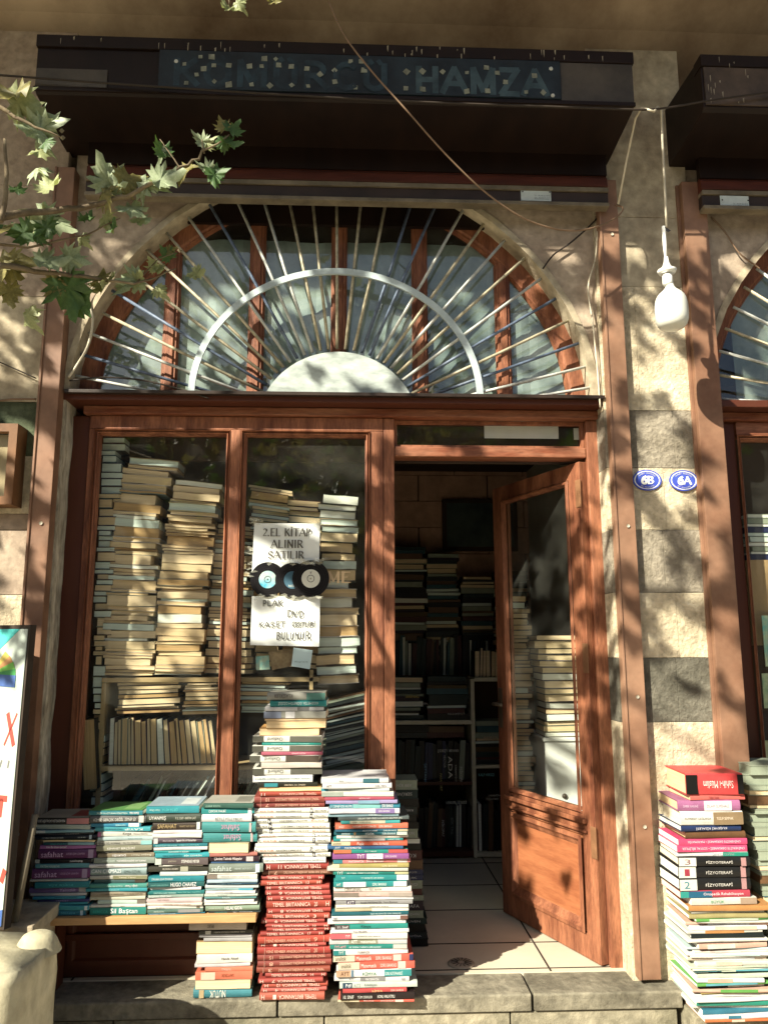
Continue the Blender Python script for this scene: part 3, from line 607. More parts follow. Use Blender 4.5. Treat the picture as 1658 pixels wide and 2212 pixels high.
# ============================================================ BOOKS
ORD = ['topmost', 'second', 'third', 'fourth', 'fifth', 'sixth', 'seventh', 'eighth', 'ninth', 'tenth', 'eleventh', 'twelfth', 'thirteenth', 'fourteenth', 'fifteenth', 'sixteenth', 'seventeenth', 'eighteenth', 'nineteenth', 'twentieth']
TENS = {2: 'twenty', 3: 'thirty', 4: 'forty', 5: 'fifty', 6: 'sixty'}
def ordn(i):
    if i < 20: return ORD[i]
    n = i+1; t, u = n//10, n % 10
    return (TENS[t][:-1]+'ieth') if u == 0 else TENS[t]+'-'+['first', 'second', 'third', 'fourth', 'fifth', 'sixth', 'seventh', 'eighth', 'ninth'][u-1]
import colorsys
def cname(h):
    r, g, b = [int(h[i:i+2], 16)/255 for i in (0, 2, 4)]; H, Sx, V = colorsys.rgb_to_hsv(r, g, b); H *= 360
    if Sx < .13: return 'white' if V > .78 else 'grey' if V > .35 else 'black'
    if V < .25: return 'black'
    if V > .8 and Sx < .25: return 'off-white'
    if H < 18 or H > 345: return 'red' if Sx > .5 else 'pink'
    if H < 40: return 'orange' if Sx > .6 and V > .75 else 'brown' if V < .62 else 'tan'
    if H < 70: return 'cream' if V > .6 else 'olive'
    if H < 160: return 'green'
    if H < 200: return 'teal' if Sx > .4 else 'pale blue'
    if H < 255: return 'blue'
    if H < 325: return 'purple'
    return 'pink'
def quant(h): return ''.join('%02x' % min(255, int(round(int(h[i:i+2], 16)/12.0)*12)) for i in (0, 2, 4))
def cmat(h):
    h = quant(h); c = hexc(h, .68); g_ = sum(c)/3; c = tuple((x*.82+g_*.18)**1.10 for x in c)
    return mat('book_cover_'+h, c, .45, .12, 14, .05, fleck=tuple(min(.75, x*1.5+.1) for x in c), fleckamt=-.03)
PG = []
for i, (c, c2) in enumerate([((.62, .47, .28), (.51, .38, .21)), ((.68, .55, .36), (.57, .45, .28)), ((.62, .50, .31), (.52, .40, .23)), ((.45, .30, .14), (.36, .23, .10)), ((.66, .60, .45), (.56, .50, .36)), ((.68, .70, .62), (.58, .60, .52)), ((.56, .66, .60), (.5, .58, .52))]):
    PG.append(mat('page_block_%d' % i, c, .85, .1, 9, .25, stretch=(.5, 1, 22), c2=c2))
PGv = [mat('page_block_upright_%d' % i, c, .85, .1, 9, .25, stretch=(22, 1, .5), c2=tuple(x*.78 for x in c)) for i, c in enumerate([(.50, .34, .16), (.56, .41, .21), (.60, .48, .29), (.43, .29, .14)])]
def bookmesh(w, d, t, ct, hard, pages_front, wob, seed):
    """cover: C profile in (y, z), closed at the spine. returns (cover MB, page MB), local coordinates, front at y=-d/2"""
    nx = 5; sg = -1 if pages_front else 1      # sg=1: spine at front
    bul = .004 if hard else .001
    def prof():
        o = [(d/2, 0), (-d/2+.003, 0)]
        for k in range(5):
            a = k/4; o.append((-d/2-bul*math.sin(math.pi*a), t*(.06+.88*a)))
        o += [(-d/2+.003, t), (d/2, t), (d/2, t-ct), (-d/2+ct+.001, t-ct), (-d/2+ct+.001, ct), (d/2, ct)]
        return [(y*sg, z) for y, z in o]
    P = prof(); n = len(P); ph = seed*1.7
    def dz(u): return wob*math.sin(u*2.6+ph)+wob*.5*math.sin(u*5.1+ph*2)
    c = MB(); vs = []
    for i in range(nx+1):
        u = -1+2*i/nx
        for (y, z) in P: vs.append((u*w/2, y, z+dz(u)))
    c.add(vs, [(i*n+k, i*n+(k+1) % n, (i+1)*n+(k+1) % n, (i+1)*n+k) for i in range(nx) for k in range(n)])
    for e in (0, nx): c.add([vs[e*n+k] for k in range(n)], [tuple(range(n))])
    ins = .004 if hard else .0008; yo = .004 if hard else .0008
    p = MB(); y0, y1 = (-d/2+ct+.002, d/2-yo); 
    if pages_front: y0, y1 = -d/2+yo, d/2-ct-.002
    vs = []; conc = .004 if hard else .0012
    for i in range(nx+1):
        u = -1+2*i/nx; ww = w/2-ins
        for k, (y, z) in enumerate([(y0, ct+.0002), (y0+(conc if pages_front else 0), t/2), (y0, t-ct-.0002), (y1, t-ct-.0002), (y1-(0 if pages_front else conc), t/2), (y1, ct+.0002)]): vs.append((u*ww, y, z+dz(u)))
    p.add(vs, [(i*6+k, i*6+(k+1) % 6, (i+1)*6+(k+1) % 6, (i+1)*6+k) for i in range(nx) for k in range(6)]+[(5, 4, 3, 2, 1, 0), tuple(nx*6+k for k in range(6))])
    return c, p
NB = [0]; LASTB = [None]
def book(x0, x1, z0, t, yf, d, colr, label, group, hard=False, pages=False, pm=None, texts=(), bands=(), rz=0, tilt=0, wob=.0006, cat='book', name='book', vertical=False):
    NB[0] += 1; w = x1-x0; ct = min(.0035 if hard else .0014, t*.12)
    root = empty(name, ((x0+x1)/2, yf+d/2, z0), label, cat, group, rot=(0, tilt, rz)); LASTB[0] = root
    c, p = bookmesh(w, d, t, ct, hard, pages, wob, NB[0] % 97)
    c.build('cover', cmat(colr), root, local=True); p.build('page_block', pm or PG[5], root, local=True)
    yy = -d/2-(.0046 if hard else .0017)
    for (a, b, cc) in bands:
        m = MB(); m.box(-w/2+a*w, -w/2+b*w, yy+.0002, yy+.0016, t*.05, t*.95); m.build('spine_band', cmat(cc), root, local=True)
    for (s, a, b, cc, hf, fl_) in texts:
        text(s, root, -w/2+(a+b)/2*w, yy-.0003, t*.5, (b-a)*w, t*min(.8, hf*1.15), hexc(cc, .7), fl_)
    return root
def cv(z, zx, zy):
    ox, oy, k = {1: (43.6, 1706.2, .1841), 2: (299.8, 1706.2, .1841), 3: (523.3, 1482.7, .2301), 4: (523.3, 1842.4, .2301), 7: (1362.7, 1608, .2731), 8: (0, 1744.3, .3288)}[z]
    return ox+k*zx, oy+k*zy
def parse(T):
    """'text|x0|x1|colour|height|f' ; joined by ';' """
    out = []
    for s in T.split(';'):
        if not s: continue
        q = s.split('|'); out.append((q[0], float(q[1]), float(q[2]), q[3], float(q[4]) if len(q) > 4 else .5, len(q) > 5))
    return out
def stack(L, yf, zbase, sdesc, group, depth=.17, hardset=(), seed=1, cat='book', name='book', topcol=None):
    """L: list of (zoom, x0, x1, y0, y1, colour, flags, texts, bands) from the top; piled up from the bottom"""
    r2 = random.Random(seed); B = []
    for (z, x0, x1, y0, y1, c, fl, T, bands) in L:
        a = aty(*cv(z, x0, y0), yf); b = aty(*cv(z, x1, y1), yf); B.append([a.x, b.x, b.z, a.z, c, fl, T, bands])
    # contiguous tops: each book rests on the one below
    n = len(B); tops = [b[3] for b in B]; zz = zbase
    for i in range(n-1, -1, -1):
        x0, x1, zb0, zt0, c, fl, T, bands = B[i]
        top = tops[i] if i == 0 else max(B[i-1][2], tops[i]-.003) if False else (B[i-1][2])
        if i == 0: top = zt0
        t = max(.005, top-zz-.0007)
        lab = '%s %s, %s from the top of the %s' % (cname(c), cat if 'p' not in fl else 'back-to-front book', ordn(i), sdesc) if i else '%s %s lying topmost on the %s' % (cname(c), cat, sdesc)
        d = depth*r2.uniform(.9, 1.12)
        pm = PG[{'t': 0, 'y': 1, 'c': 2}.get(fl[-1:] if fl else '', r2.choice([5, 5, 4]))]
        book(x0, x1, zz, t, yf+r2.uniform(-.006, .006), d, c, lab, group, hard='h' in fl, pages='p' in fl, pm=pm, texts=parse(T), bands=bands, rz=R_(r2.uniform(-2.4, 2.4)), tilt=R_(r2.uniform(-.15, .15)), wob=.0006, cat=cat, name=name)
        if i == 0 and topcol:
            tc0, tc1 = topcol; w_ = x1-x0; o = bpy.data.objects[-1] if False else LASTB[0]
            m = MB(); m.box(-w_/2+.002, w_/2-.002, -d/2+.002, d/2-.002, t+.0012, t+.0022); m.build('front_cover', cmat(tc0), o, local=True)
            m = MB(); m.box(w_*.12, w_*.42, -d*.35, d*.3, t+.0024, t+.0030); m.build('cover_picture', cmat(tc1), o, local=True)
        zz = zz+t+.0007
    return zz
wt, gy, bk = 'f2f2ec', '8a8a84', '222222'
YV = 'YAVUZ BAHADIROĞLU'
A_ = [(1, 188, 810, 335, 405, '2a2c2e', '', 'MAHKEMELER KATALOĞU 2010|.04|.55|e0e0e0|.5|f', [(.58, 1, 'd08088')]), (1, 160, 830, 405, 465, 'b8bfb8', '', '', []), (1, 190, 860, 465, 500, '7fb5c0', '', '', [(0, .16, 'd0d8d8')]),
 (1, 200, 845, 500, 528, '2a3440', '', 'ÇOCUKLAR İÇİN|.5|.75|d0d0d0|.4|f', []), (1, 165, 885, 528, 585, '1c2430', 'h', 'AYAĞIN NEREDE DÜŞER|.12|.47|c8d0d0|.35;.....|.7|.82|b0b8b8|.25', [(.88, .92, 'b8d0d8')]),
 (1, 270, 885, 585, 612, '8a8f6a', 'pc', '', []), (1, 280, 882, 612, 648, '1f5b70', '', 'TARİHİN GÖLGESİNDE|.12|.45|60b0c0|.4', [(.47, .98, '7fb8bf')]), (1, 228, 882, 648, 695, 'b070b8', '', 'Kim Bu Uzun Çocuk?|.12|.48|ffffff|.6', []),
 (1, 212, 882, 695, 810, '6f3470', 'h', 'safahat|.05|.43|d8b8e0|.5;MEHMET AKİF ERSOY|.48|.8|c0a0c8|.25|f', [(.86, .95, 'a890b0')]), (1, 175, 835, 810, 863, '1e1a22', '', 'Babayani|.62|.84|ffffff|.5|f', [(0, .08, 'b8c0c0')]),
 (1, 175, 805, 863, 923, '5fa3b0', '', 'FATİH HARBİYE|.1|.45|d8f0f0|.5', []), (1, 138, 805, 923, 1042, '743872', 'h', 'safahat|.05|.43|d8b8e0|.5;MEHMET AKİF ERSOY|.48|.8|c0a0c8|.25|f', [(.86, .95, 'a890b0')]),
 (1, 115, 790, 1042, 1072, 'c9cfc4', '', 'bir zamanlar|.45|.9|70706a|.3|f', []), (1, 178, 812, 1072, 1148, '178fa0', '', 'KÜÇÜK AĞA|.25|.7|60c8d0|.45|f', []), (1, 95, 770, 1148, 1210, '7a609a', '', 'Yalnızlık|.52|.8|d0c0e8|.5', [(.85, 1, 'b0b8b0')]),
 (1, 115, 770, 1210, 1248, 'c5c5c0', '', '', []), (1, 140, 745, 1248, 1287, '35a5ba', '', 'SABAHATTİN KALİN|.42|.85|103848|.5|f', []), (1, 205, 825, 1287, 1320, '4a4a80', '', 'VAHDET|.35|.6|a0a0d0|.5', []),
 (1, 185, 795, 1320, 1350, '30a9b5', '', '', []), (1, 150, 825, 1350, 1408, '2aa5b8', '', YV+'|.15|.5|104858|.4|f', [(.92, .97, 'e0f0f0')]), (1, 140, 770, 1408, 1470, '1580a0', '', 'SONSUZLUK|.1|.45|60b8d0|.35;KERVAN|.55|.8|60b8d0|.35|f', [(.9, .95, 'd0e8f0')])]
B_ = [(1, 815, 1450, 248, 298, '157f8a', '', 'İKLİM OLUŞTURAN ÖĞRETMEN|.15|.72|d8f0e8|.5;Deniz Aka|.76|.93|ffffff|.4|f', []), (1, 820, 1470, 298, 388, '5a625a', 'h', 'KİMSE GERÇEK DEĞİL|.07|.6|eeeee6|.5;ZEYNEP SEY|.62|.83|e0e0d8|.35', [(.87, .96, 'd8d8d0')]),
 (1, 830, 1420, 388, 437, '1d90b0', '', 'SERÜVEN|.5|.7|c0f0f0|.4', [(.76, .97, 'd8e4e0')]), (1, 885, 1540, 437, 488, '2ba7b8', '', YV+'|.16|.5|104858|.4|f;KAYIP|.54|.86|e8f4f0|.4|f', []), (1, 905, 1550, 488, 547, 'd9d5d0', '', 'Kırgız|.45|.6|404040|.6;Mahzun Nehirler|.64|.9|807870|.3', [(0, .06, 'c070a0')]),
 (1, 905, 1545, 547, 592, 'b7cfd0', '', 'Bülbülü Öldürmek|.55|.8|507070|.35', []), (1, 900, 1540, 592, 646, 'b5b5a8', '', 'KENDİ DİL ROMANI|.02|.42|50504a|.55;Bir Tür Okuma|.48|.75|707068|.35', [(.8, 1, '8fc8d0')]), (1, 890, 1530, 646, 715, '8f8c78', '', 'KEHANET BEKÇİLERİ|.2|.7|f4f2e8|.5', []),
 (1, 890, 1500, 715, 741, '2e2a28', '', 'SON SIĞINAK VE DİĞER ÖYKÜLER|.1|.7|b0b0a8|.4|f', []), (1, 905, 1560, 741, 794, '8a8570', '', 'ÇALIKUŞU|.26|.5|ffffff|.5|f;Reşat Nuri|.6|.95|e0e0d0|.35|f', []), (1, 865, 1575, 794, 866, '8a9a92', '', 'OSMAN ÇELEBİ|.14|.35|d8e8e0|.35;MÜŞTERİNİN KALBİNE TAHT KURMAK|.38|.86|ffffff|.4', []),
 (1, 805, 1470, 866, 912, 'd5d9d2', '', 'Kutlamam yok mutlu|.15|.42|505050|.35', []), (1, 820, 1480, 912, 1005, '93a8a4', 'h', 'CAN ÇIKMAZI|.03|.55|e8f0ee|.5;SEMRA ÖZTÜRK|.6|.9|50605e|.4', []), (1, 820, 1490, 1005, 1052, 'c0bfb0', '', 'Yavaş Yavaş|.5|.8|e8e0c8|.4', [(.4, 1, '968a6c')]),
 (1, 865, 1460, 1052, 1097, '4a6a68', '', '', [(.8, 1, '504838')]), (1, 820, 1485, 1097, 1146, '4aa090', '', 'Çağrı Taner|.62|.84|ffffff|.55|f;Huzurlu Bir Parça|.3|.58|c8e8e0|.35|f', []), (1, 778, 1500, 1146, 1188, '16a0a8', '', 'KÜÇÜK MUTLULUKLAR|.18|.55|b0f0f0|.3', []),
 (1, 825, 1460, 1188, 1248, 'a59f88', '', 'YEDİ BERGÜN YANKILANIR|.18|.6|5a5038|.35;Y. NURİ ÖZTÜRK|.66|.95|50482c|.35', []), (1, 820, 1465, 1248, 1290, 'cfcbb8', '', '', []), (1, 905, 1460, 1290, 1340, 'c0d8d0', '', '', [(.82, 1, '807868')]), (1, 835, 1480, 1340, 1374, 'd5d5cc', '', 'kırık|.55|.62|404040|.4', []),
 (1, 828, 1480, 1374, 1476, '158a85', '', 'REBECCA|.06|.32|40c0b8|.3;Sil Baştan|.37|.85|ffffff|.7', [])]
C_ = [(2, 85, 700, 200, 280, '169aa6', '', 'ORTA ASYA|.3|.6|60d0d0|.35|f;Uzun Olcay|.06|.26|c8f0e8|.3|f', []), (2, 95, 720, 280, 375, '4c5248', 'h', 'UYANMIŞ|.05|.36|f4f4ec|.5;P. C. CAST - KRISTIN CAST|.54|.92|d8d8c8|.25', []), (2, 160, 740, 375, 474, '4a3f30', 'h', 'SAFAHAT|.1|.48|c0a878|.45;MEHMET AKİF ERSOY|.54|.85|a09070|.25', [(.88, .95, 'd0d8d8')]),
 (2, 165, 750, 474, 513, 'e0dcd5', '', '', []), (2, 170, 748, 513, 558, 'dfe0d8', '', '', []), (2, 160, 750, 558, 628, '5f5560', 'h', 'Ahmet Cevdet Paşa|.2|.42|d8d0d8|.25;Peygamberler Tarihi ve Hz. Muhammedin Hayatı|.46|.85|f0f0f0|.4', [(.02, .1, 'd8d8d8')]), (2, 160, 790, 628, 667, '1c7f8c', '', 'MESNEVİDEN HİKAYELER|.04|.44|a0e0e8|.5;MEVLANA|.48|.85|80c8d0|.35', []),
 (2, 175, 800, 667, 705, 'd8d8d8', '', '', []), (2, 180, 722, 705, 738, '109aa0', '', 'DÜNYADAN VE BİZDEN|.32|.75|e0f8f8|.6', []), (2, 190, 820, 738, 790, '16a4b5', '', YV+'|.14|.5|103848|.45;BİR DEVRİN|.54|.86|e0f8f8|.4', []), (2, 200, 820, 790, 878, '6a655a', '', 'yemin|.25|.4|b0a898|.35;STEPHENIE MEYER|.5|.84|f4f4ec|.35', [(0, .12, 'd0d4cc')]),
 (2, 230, 745, 878, 900, 'e0e0da', '', 'küçük kızlar büyür|.3|.8|505050|.4|f', []), (2, 105, 808, 900, 962, '4a463c', '', 'BELGELERLE 28 ŞUBAT|.24|.5|e0d8c8|.35', [(.53, .66, 'b8b0a0')]), (2, 240, 790, 962, 1010, 'd0d6d2', '', '', []), (2, 108, 755, 1010, 1076, '0f8f9a', '', 'SORULARLA AÇILAN PENCERELER|.06|.44|e8f8f8|.4;Ömer Seyfi|.58|.75|40c0c8|.4', []),
 (2, 108, 755, 1076, 1136, '1f6f68', '', 'HUGO CHAVEZ|.4|.86|ffffff|.75;MEHMET KEMAL ERDOĞAN|.05|.36|80c0b8|.35', []), (2, 130, 735, 1136, 1180, 'e3e3e3', '', '', []), (2, 98, 755, 1180, 1228, '1c8280', '', 'TÜRKİYE SEVDA HAZRET MİRASINDAN|.1|.5|c0f0e8|.4;Ömer Nida Tanrı - Seyyid Sırrı|.53|.93|a0e0d8|.3', []), (2, 100, 745, 1228, 1268, '9ab0a8', '', 'Başarının Gizli Sırrı|.02|.42|ffffff|.6', []),
 (2, 78, 745, 1268, 1320, 'd8c4bc', '', 'BÜĞÜNÜN LİMİTİ|.22|.42|806058|.4|f', []), (2, 100, 750, 1320, 1356, 'ddcfc0', '', 'SECME HİKAYELER|.3|.8|a08878|.5', []), (2, 100, 745, 1356, 1394, 'e3e3dc', '', 'bir adım at|.15|.3|505050|.4', [(.88, .94, '807860')]), (2, 100, 745, 1394, 1440, '5f8078', '', 'MOTİVASYON|.12|.3|e0f0e8|.4', [(.55, .95, '98a098')]), (2, 105, 765, 1440, 1488, '12748a', '', 'İNANÇSAL YAŞAM KOÇLUĞU|.03|.48|ffffff|.5', [])]
D_ = [(2, 765, 1350, 160, 212, '3f6f60', '', 'OLASILIK VE KÜTLE|.05|.35|a0c8b8|.4', []), (2, 730, 1350, 212, 285, '129aa0', '', 'ÇOCUK KALBİ|.14|.46|ffffff|.5', [(.88, .95, 'e0f4f4')]), (2, 728, 1335, 285, 376, 'e8e8e4', 'h', 'BİTLİ PİLEYBOY|.3|.82|707874|.45', []), (2, 745, 1372, 376, 497, '3a9a98', 'h', 'Safahat|.36|.7|c8a0b8|.5|f', [(.88, .92, 'c8b0b0')]),
 (2, 745, 1375, 497, 618, '3a9a98', 'h', 'Safahat|.38|.7|c8a0b8|.5|f', [(.88, .92, 'c8b0b0')]), (2, 830, 1290, 618, 736, 'c5b88a', 'pc', '', []), (2, 825, 1380, 736, 776, 'c07a6a', '', '', []), (2, 835, 1420, 776, 838, '3f2530', '', 'Çikolata Tadında Hikayeler|.1|.66|f4e8e8|.6', [(.74, .88, 'c8c0c0')]), (2, 840, 1410, 838, 862, '2f5a8a', '', '', []),
 (2, 825, 1455, 862, 968, '7f8f88', 'h', 'safahat|.05|.42|d0dcd8|.5;MEHMET AKİF ERSOY|.48|.8|c0ccc8|.22', [(.86, .94, 'd0e0e0')]), (2, 820, 1380, 968, 990, 'e0e0dc', '', '', []), (2, 805, 1395, 990, 1048, 'd5d5d0', '', 'CAİNNAME MAKPAN CAĞDA KILIÇ|.26|.84|606060|.25', [(.0, .2, '908478')]), (2, 800, 1390, 1048, 1084, 'b5d0d5', '', '', []), (2, 800, 1390, 1084, 1112, '20506a', '', 'MODERN TIP VE SAĞLIK|.2|.7|80a8b8|.4', []),
 (2, 775, 1400, 1112, 1155, 'd0d5d5', '', '', []), (2, 790, 1350, 1155, 1182, '90b5b5', '', '', [(.7, 1, '40a8c0')]), (2, 790, 1370, 1182, 1217, 'dcdcd8', '', 'mehmet yasinoğlu|.2|.55|909088|.4', []), (2, 770, 1390, 1217, 1244, 'c0ccc6', '', 'İNSAN|.25|.42|606058|.5', []), (2, 765, 1370, 1244, 1274, '60a098', '', 'FADIL|.35|.5|e0f0f0|.4', []),
 (2, 760, 1340, 1274, 1324, 'e5e5e2', '', '', []), (2, 765, 1380, 1324, 1347, 'dfe2de', '', '', []), (2, 775, 1405, 1347, 1450, '8fae8f', 'h', 'HELAL GIDA|.36|.68|ffffff|.4;HAMZA ÜÇÜNCÜ|.06|.32|e0ece0|.18', []), (2, 815, 1420, 1450, 1487, '30403a', '', 'GÖRÜNMEYEN|.12|.36|30b0a8|.5;DOST|.48|.55|f0f0f0|.4;BİR DÜNYA|.6|.85|f0f0f0|.4|f', [])]
F_ = [(8, 1245, 1620, 758, 804, 'e0d8d0', '', 'ORTAK|.32|.44|403838|.4', []), (8, 1305, 1658, 804, 830, '50504a', '', 'ÖZEL ANADOLU SÜRÜCÜ KURSU|.28|.85|e8e8e0|.4|f', [(.12, .22, 'e0e0d8')]), (8, 1310, 1655, 830, 850, 'd0d0d0', '', '', []), (8, 1340, 1658, 850, 880, 'b0b5b0', '', '', []), (8, 1290, 1655, 880, 962, 'b8955f', 'pt', '', []),
 (8, 1290, 1650, 962, 1020, 'e3e0dc', '', 'Hande Altaylı|.45|.75|403030|.35', []), (8, 1278, 1640, 1020, 1043, 'ddd0cc', '', '', []), (8, 1345, 1655, 1043, 1074, 'e08060', '', 'TUTKALLI|.35|.55|f8d0c0|.4|f', []), (8, 1285, 1655, 1074, 1128, 'e07a50', '', 'SAFTİRİK|.46|.68|804020|.4|f', [(.1, .35, 'e8c8b0')]), (8, 1285, 1645, 1128, 1188, 'cfc49a', 'pc', '', []), (8, 1270, 1650, 1188, 1256, '3f8f9a', 'h', 'NUTUK|.28|.55|f0f0e0|.7|f', [(.1, .18, 'c8b880')])]
OX = [('Oxford|.22|.44|303030|.45|f'), [(.0, .16, '605a50'), (.54, 1, '706a60')]]
E_ = [(3, 235, 780, 60, 132, 'a8a8a0', 'h', 'KLASİKLER|.12|.44|504840|.6|f', [(.68, 1, '60a090')]), (3, 265, 795, 132, 190, '0f8a94', '', 'KOZMETİK ÖĞRETİM DİZİSİ|.15|.85|e0f4f4|.5|f', []), (3, 210, 760, 190, 230, 'c8ccc8', '', '', [(.55, .75, '808880')]), (3, 210, 790, 230, 300, 'a5a498', '', '', [(.0, .28, '8aa0b0'), (.35, .5, 'e8e8e4')]),
 (3, 205, 780, 300, 322, 'd9b98a', 'pt', '', []), (3, 220, 780, 322, 392, 'd0a868', 'pt', '', []), (3, 160, 720, 392, 462, 'd0a055', 'pt', '', []), (3, 105, 750, 462, 524, 'e2e0d8', '', OX[0], OX[1]), (3, 190, 745, 524, 553, '0f9a8f', '', 'ŞİMDİKİ ÇOCUKLAR HARİKA|.15|.8|b0f0e8|.4|f', []), (3, 95, 740, 553, 611, 'e2e0d8', '', OX[0], OX[1]),
 (3, 175, 750, 611, 645, 'c06078', '', 'NİZİP SAVAŞI|.5|.72|f8d8e0|.5|f', []), (3, 75, 725, 645, 710, 'e2e0d8', '', OX[0], [(.0, .15, '605a50'), (.52, 1, '5a5048')]), (3, 175, 740, 710, 765, 'd8d0c0', '', '', []), (3, 90, 740, 765, 830, 'e2e0d8', '', OX[0], OX[1]), (3, 100, 660, 830, 902, 'e5e5e0', '', 'KOLEJLERE ANADOLU LİSELERİNE HAZIRLIK TESTLERİ|.04|.96|3a7060|.28', []),
 (3, 135, 700, 902, 940, '2f2a28', '', 'GENÇ VE YALNIZ|.45|.8|e0d0b8|.4|f', [(.12, .34, '20a0a8')]), (3, 160, 740, 940, 982, 'c59a60', 'pt', '', []), (3, 155, 735, 982, 1028, 'b84c34', 'h', 'TEMEL BRITANNICA|.32|.92|f0c8b8|.4|f;11|.03|.09|f0d8d0|.5|f', [])]
def YR(z, x0, x1, y0, y1, n, fl, c='9c4a38'):
    tc = 'e8b8a0'
    return (z, x0, x1, y0, y1, c, 'h', (('YENİ REHBER ANSİKLOPEDİSİ|.30|.92|%s|.45|f;%s|.16|.21|%s|.5|f' % (tc, n, tc)) if fl else ('YENİ REHBER ANSİKLOPEDİSİ|.12|.72|%s|.45;%s|.77|.82|%s|.5' % (tc, n, tc))), [(.10, .105, tc[:6]), (.905, .91, tc[:6])] if not fl else [(.09, .095, tc)])
def TB(x0, x1, y0, y1, n, fl, c='b84e3a'):
    tc = 'ffd8c8'
    return (4, x0, x1, y0, y1, c, 'h', (('TEMEL BRITANNICA|.30|.88|%s|.45|f;%s|.21|.26|%s|.5|f;H|.03|.08|%s|.5|f' % (tc, n, tc, tc)) if fl else ('TEMEL BRITANNICA|.10|.68|%s|.45;%s|.74|.79|%s|.5;H|.92|.97|%s|.5' % (tc, n, tc, tc))), [])
def KU(z, x0, x1, y0, y1, n, v, fl):
    if fl: T = 'KÜLTÜR|.76|.94|c87858|.42|f;ANSİKLOPEDİSİ|.34|.72|303030|.42|f;%s|.02|.16|505050|.38|f' % v; b = [(.18, .22, '383838')]
    else: T = 'KÜLTÜR|.08|.26|c87858|.42;ANSİKLOPEDİSİ|.29|.64|303030|.42;%s|.82|.97|505050|.38;c|.01|.045|303030|.4' % v; b = [(.755, .79, '383838')]
    return (z, x0, x1, y0, y1, 'ecece6', 'h', T+';%s|%s|ffffff|.5' % (n, '.185|.215' if fl else '.76|.785'), b)
E_ += [YR(3, 112, 770, 1028, 1090, '10', 1), YR(3, 110, 772, 1090, 1140, '7', 1, '943a2c'), KU(3, 110, 800, 1140, 1188, '8', 'NOT-RON', 0), KU(3, 110, 800, 1188, 1235, '4', 'FAS-HO', 0), KU(3, 110, 800, 1235, 1283, '6', 'KAY-MAN', 1), KU(3, 130, 825, 1283, 1331, '9', 'RON-TAS', 1), KU(3, 130, 825, 1331, 1378, '10', 'TAS-ZWE', 1), KU(3, 130, 830, 1378, 1414, '1', 'A-DAL', 0), KU(3, 150, 830, 1414, 1466, '7', 'MAN-NOT', 0),
 (3, 115, 805, 1466, 1502, 'e8e8e6', '', '', []), KU(3, 115, 800, 1502, 1556, '3', 'ÇEV-FAS', 0), KU(3, 150, 830, 1556, 1602, '5', 'HO-KAY', 0), (4, 185, 780, 42, 92, 'e5e5e0', '', 'KOLEJLERE ANADOLU LİSELERİNE HAZIRLIK TESTLERİ|.04|.96|3a7060|.35|f', []),
 TB(205, 800, 92, 158, '11', 1, 'a8402f'), YR(4, 190, 855, 158, 205, '7', 1, '85503f'), TB(180, 770, 205, 250, '15', 0), TB(165, 740, 250, 300, '13', 0, 'c05038'), TB(220, 820, 300, 345, '5', 1), TB(218, 820, 345, 392, '6', 1), TB(225, 825, 392, 440, '2', 1), TB(220, 825, 440, 513, '20', 0, 'b0452f'), TB(225, 820, 513, 558, '8', 1), TB(228, 820, 558, 610, '3', 0, 'b84a34'), TB(180, 770, 610, 655, '9', 1), TB(220, 820, 655, 690, '10', 0), TB(222, 815, 690, 727, '6', 0), TB(165, 765, 727, 772, '17', 0, 'a8402e'),
 YR(4, 140, 820, 772, 838, '9', 0, 'c04a36'), TB(165, 790, 838, 878, '1', 1), YR(4, 138, 825, 878, 945, '20', 0, 'b03c30'), YR(4, 135, 825, 945, 1003, '15', 1), YR(4, 138, 830, 1003, 1062, '8', 1), YR(4, 136, 825, 1062, 1118, '3', 1, 'a04a36'), TB(210, 785, 1118, 1165, '14', 0), TB(150, 755, 1165, 1212, '7', 1), TB(190, 795, 1212, 1262, '12', 1, 'c25440'), TB(175, 785, 1262, 1305, '4', 1, 'c86050'), TB(165, 775, 1305, 1366, '1', 1, 'c05a48')]
SB = 'SORU BANKASI'
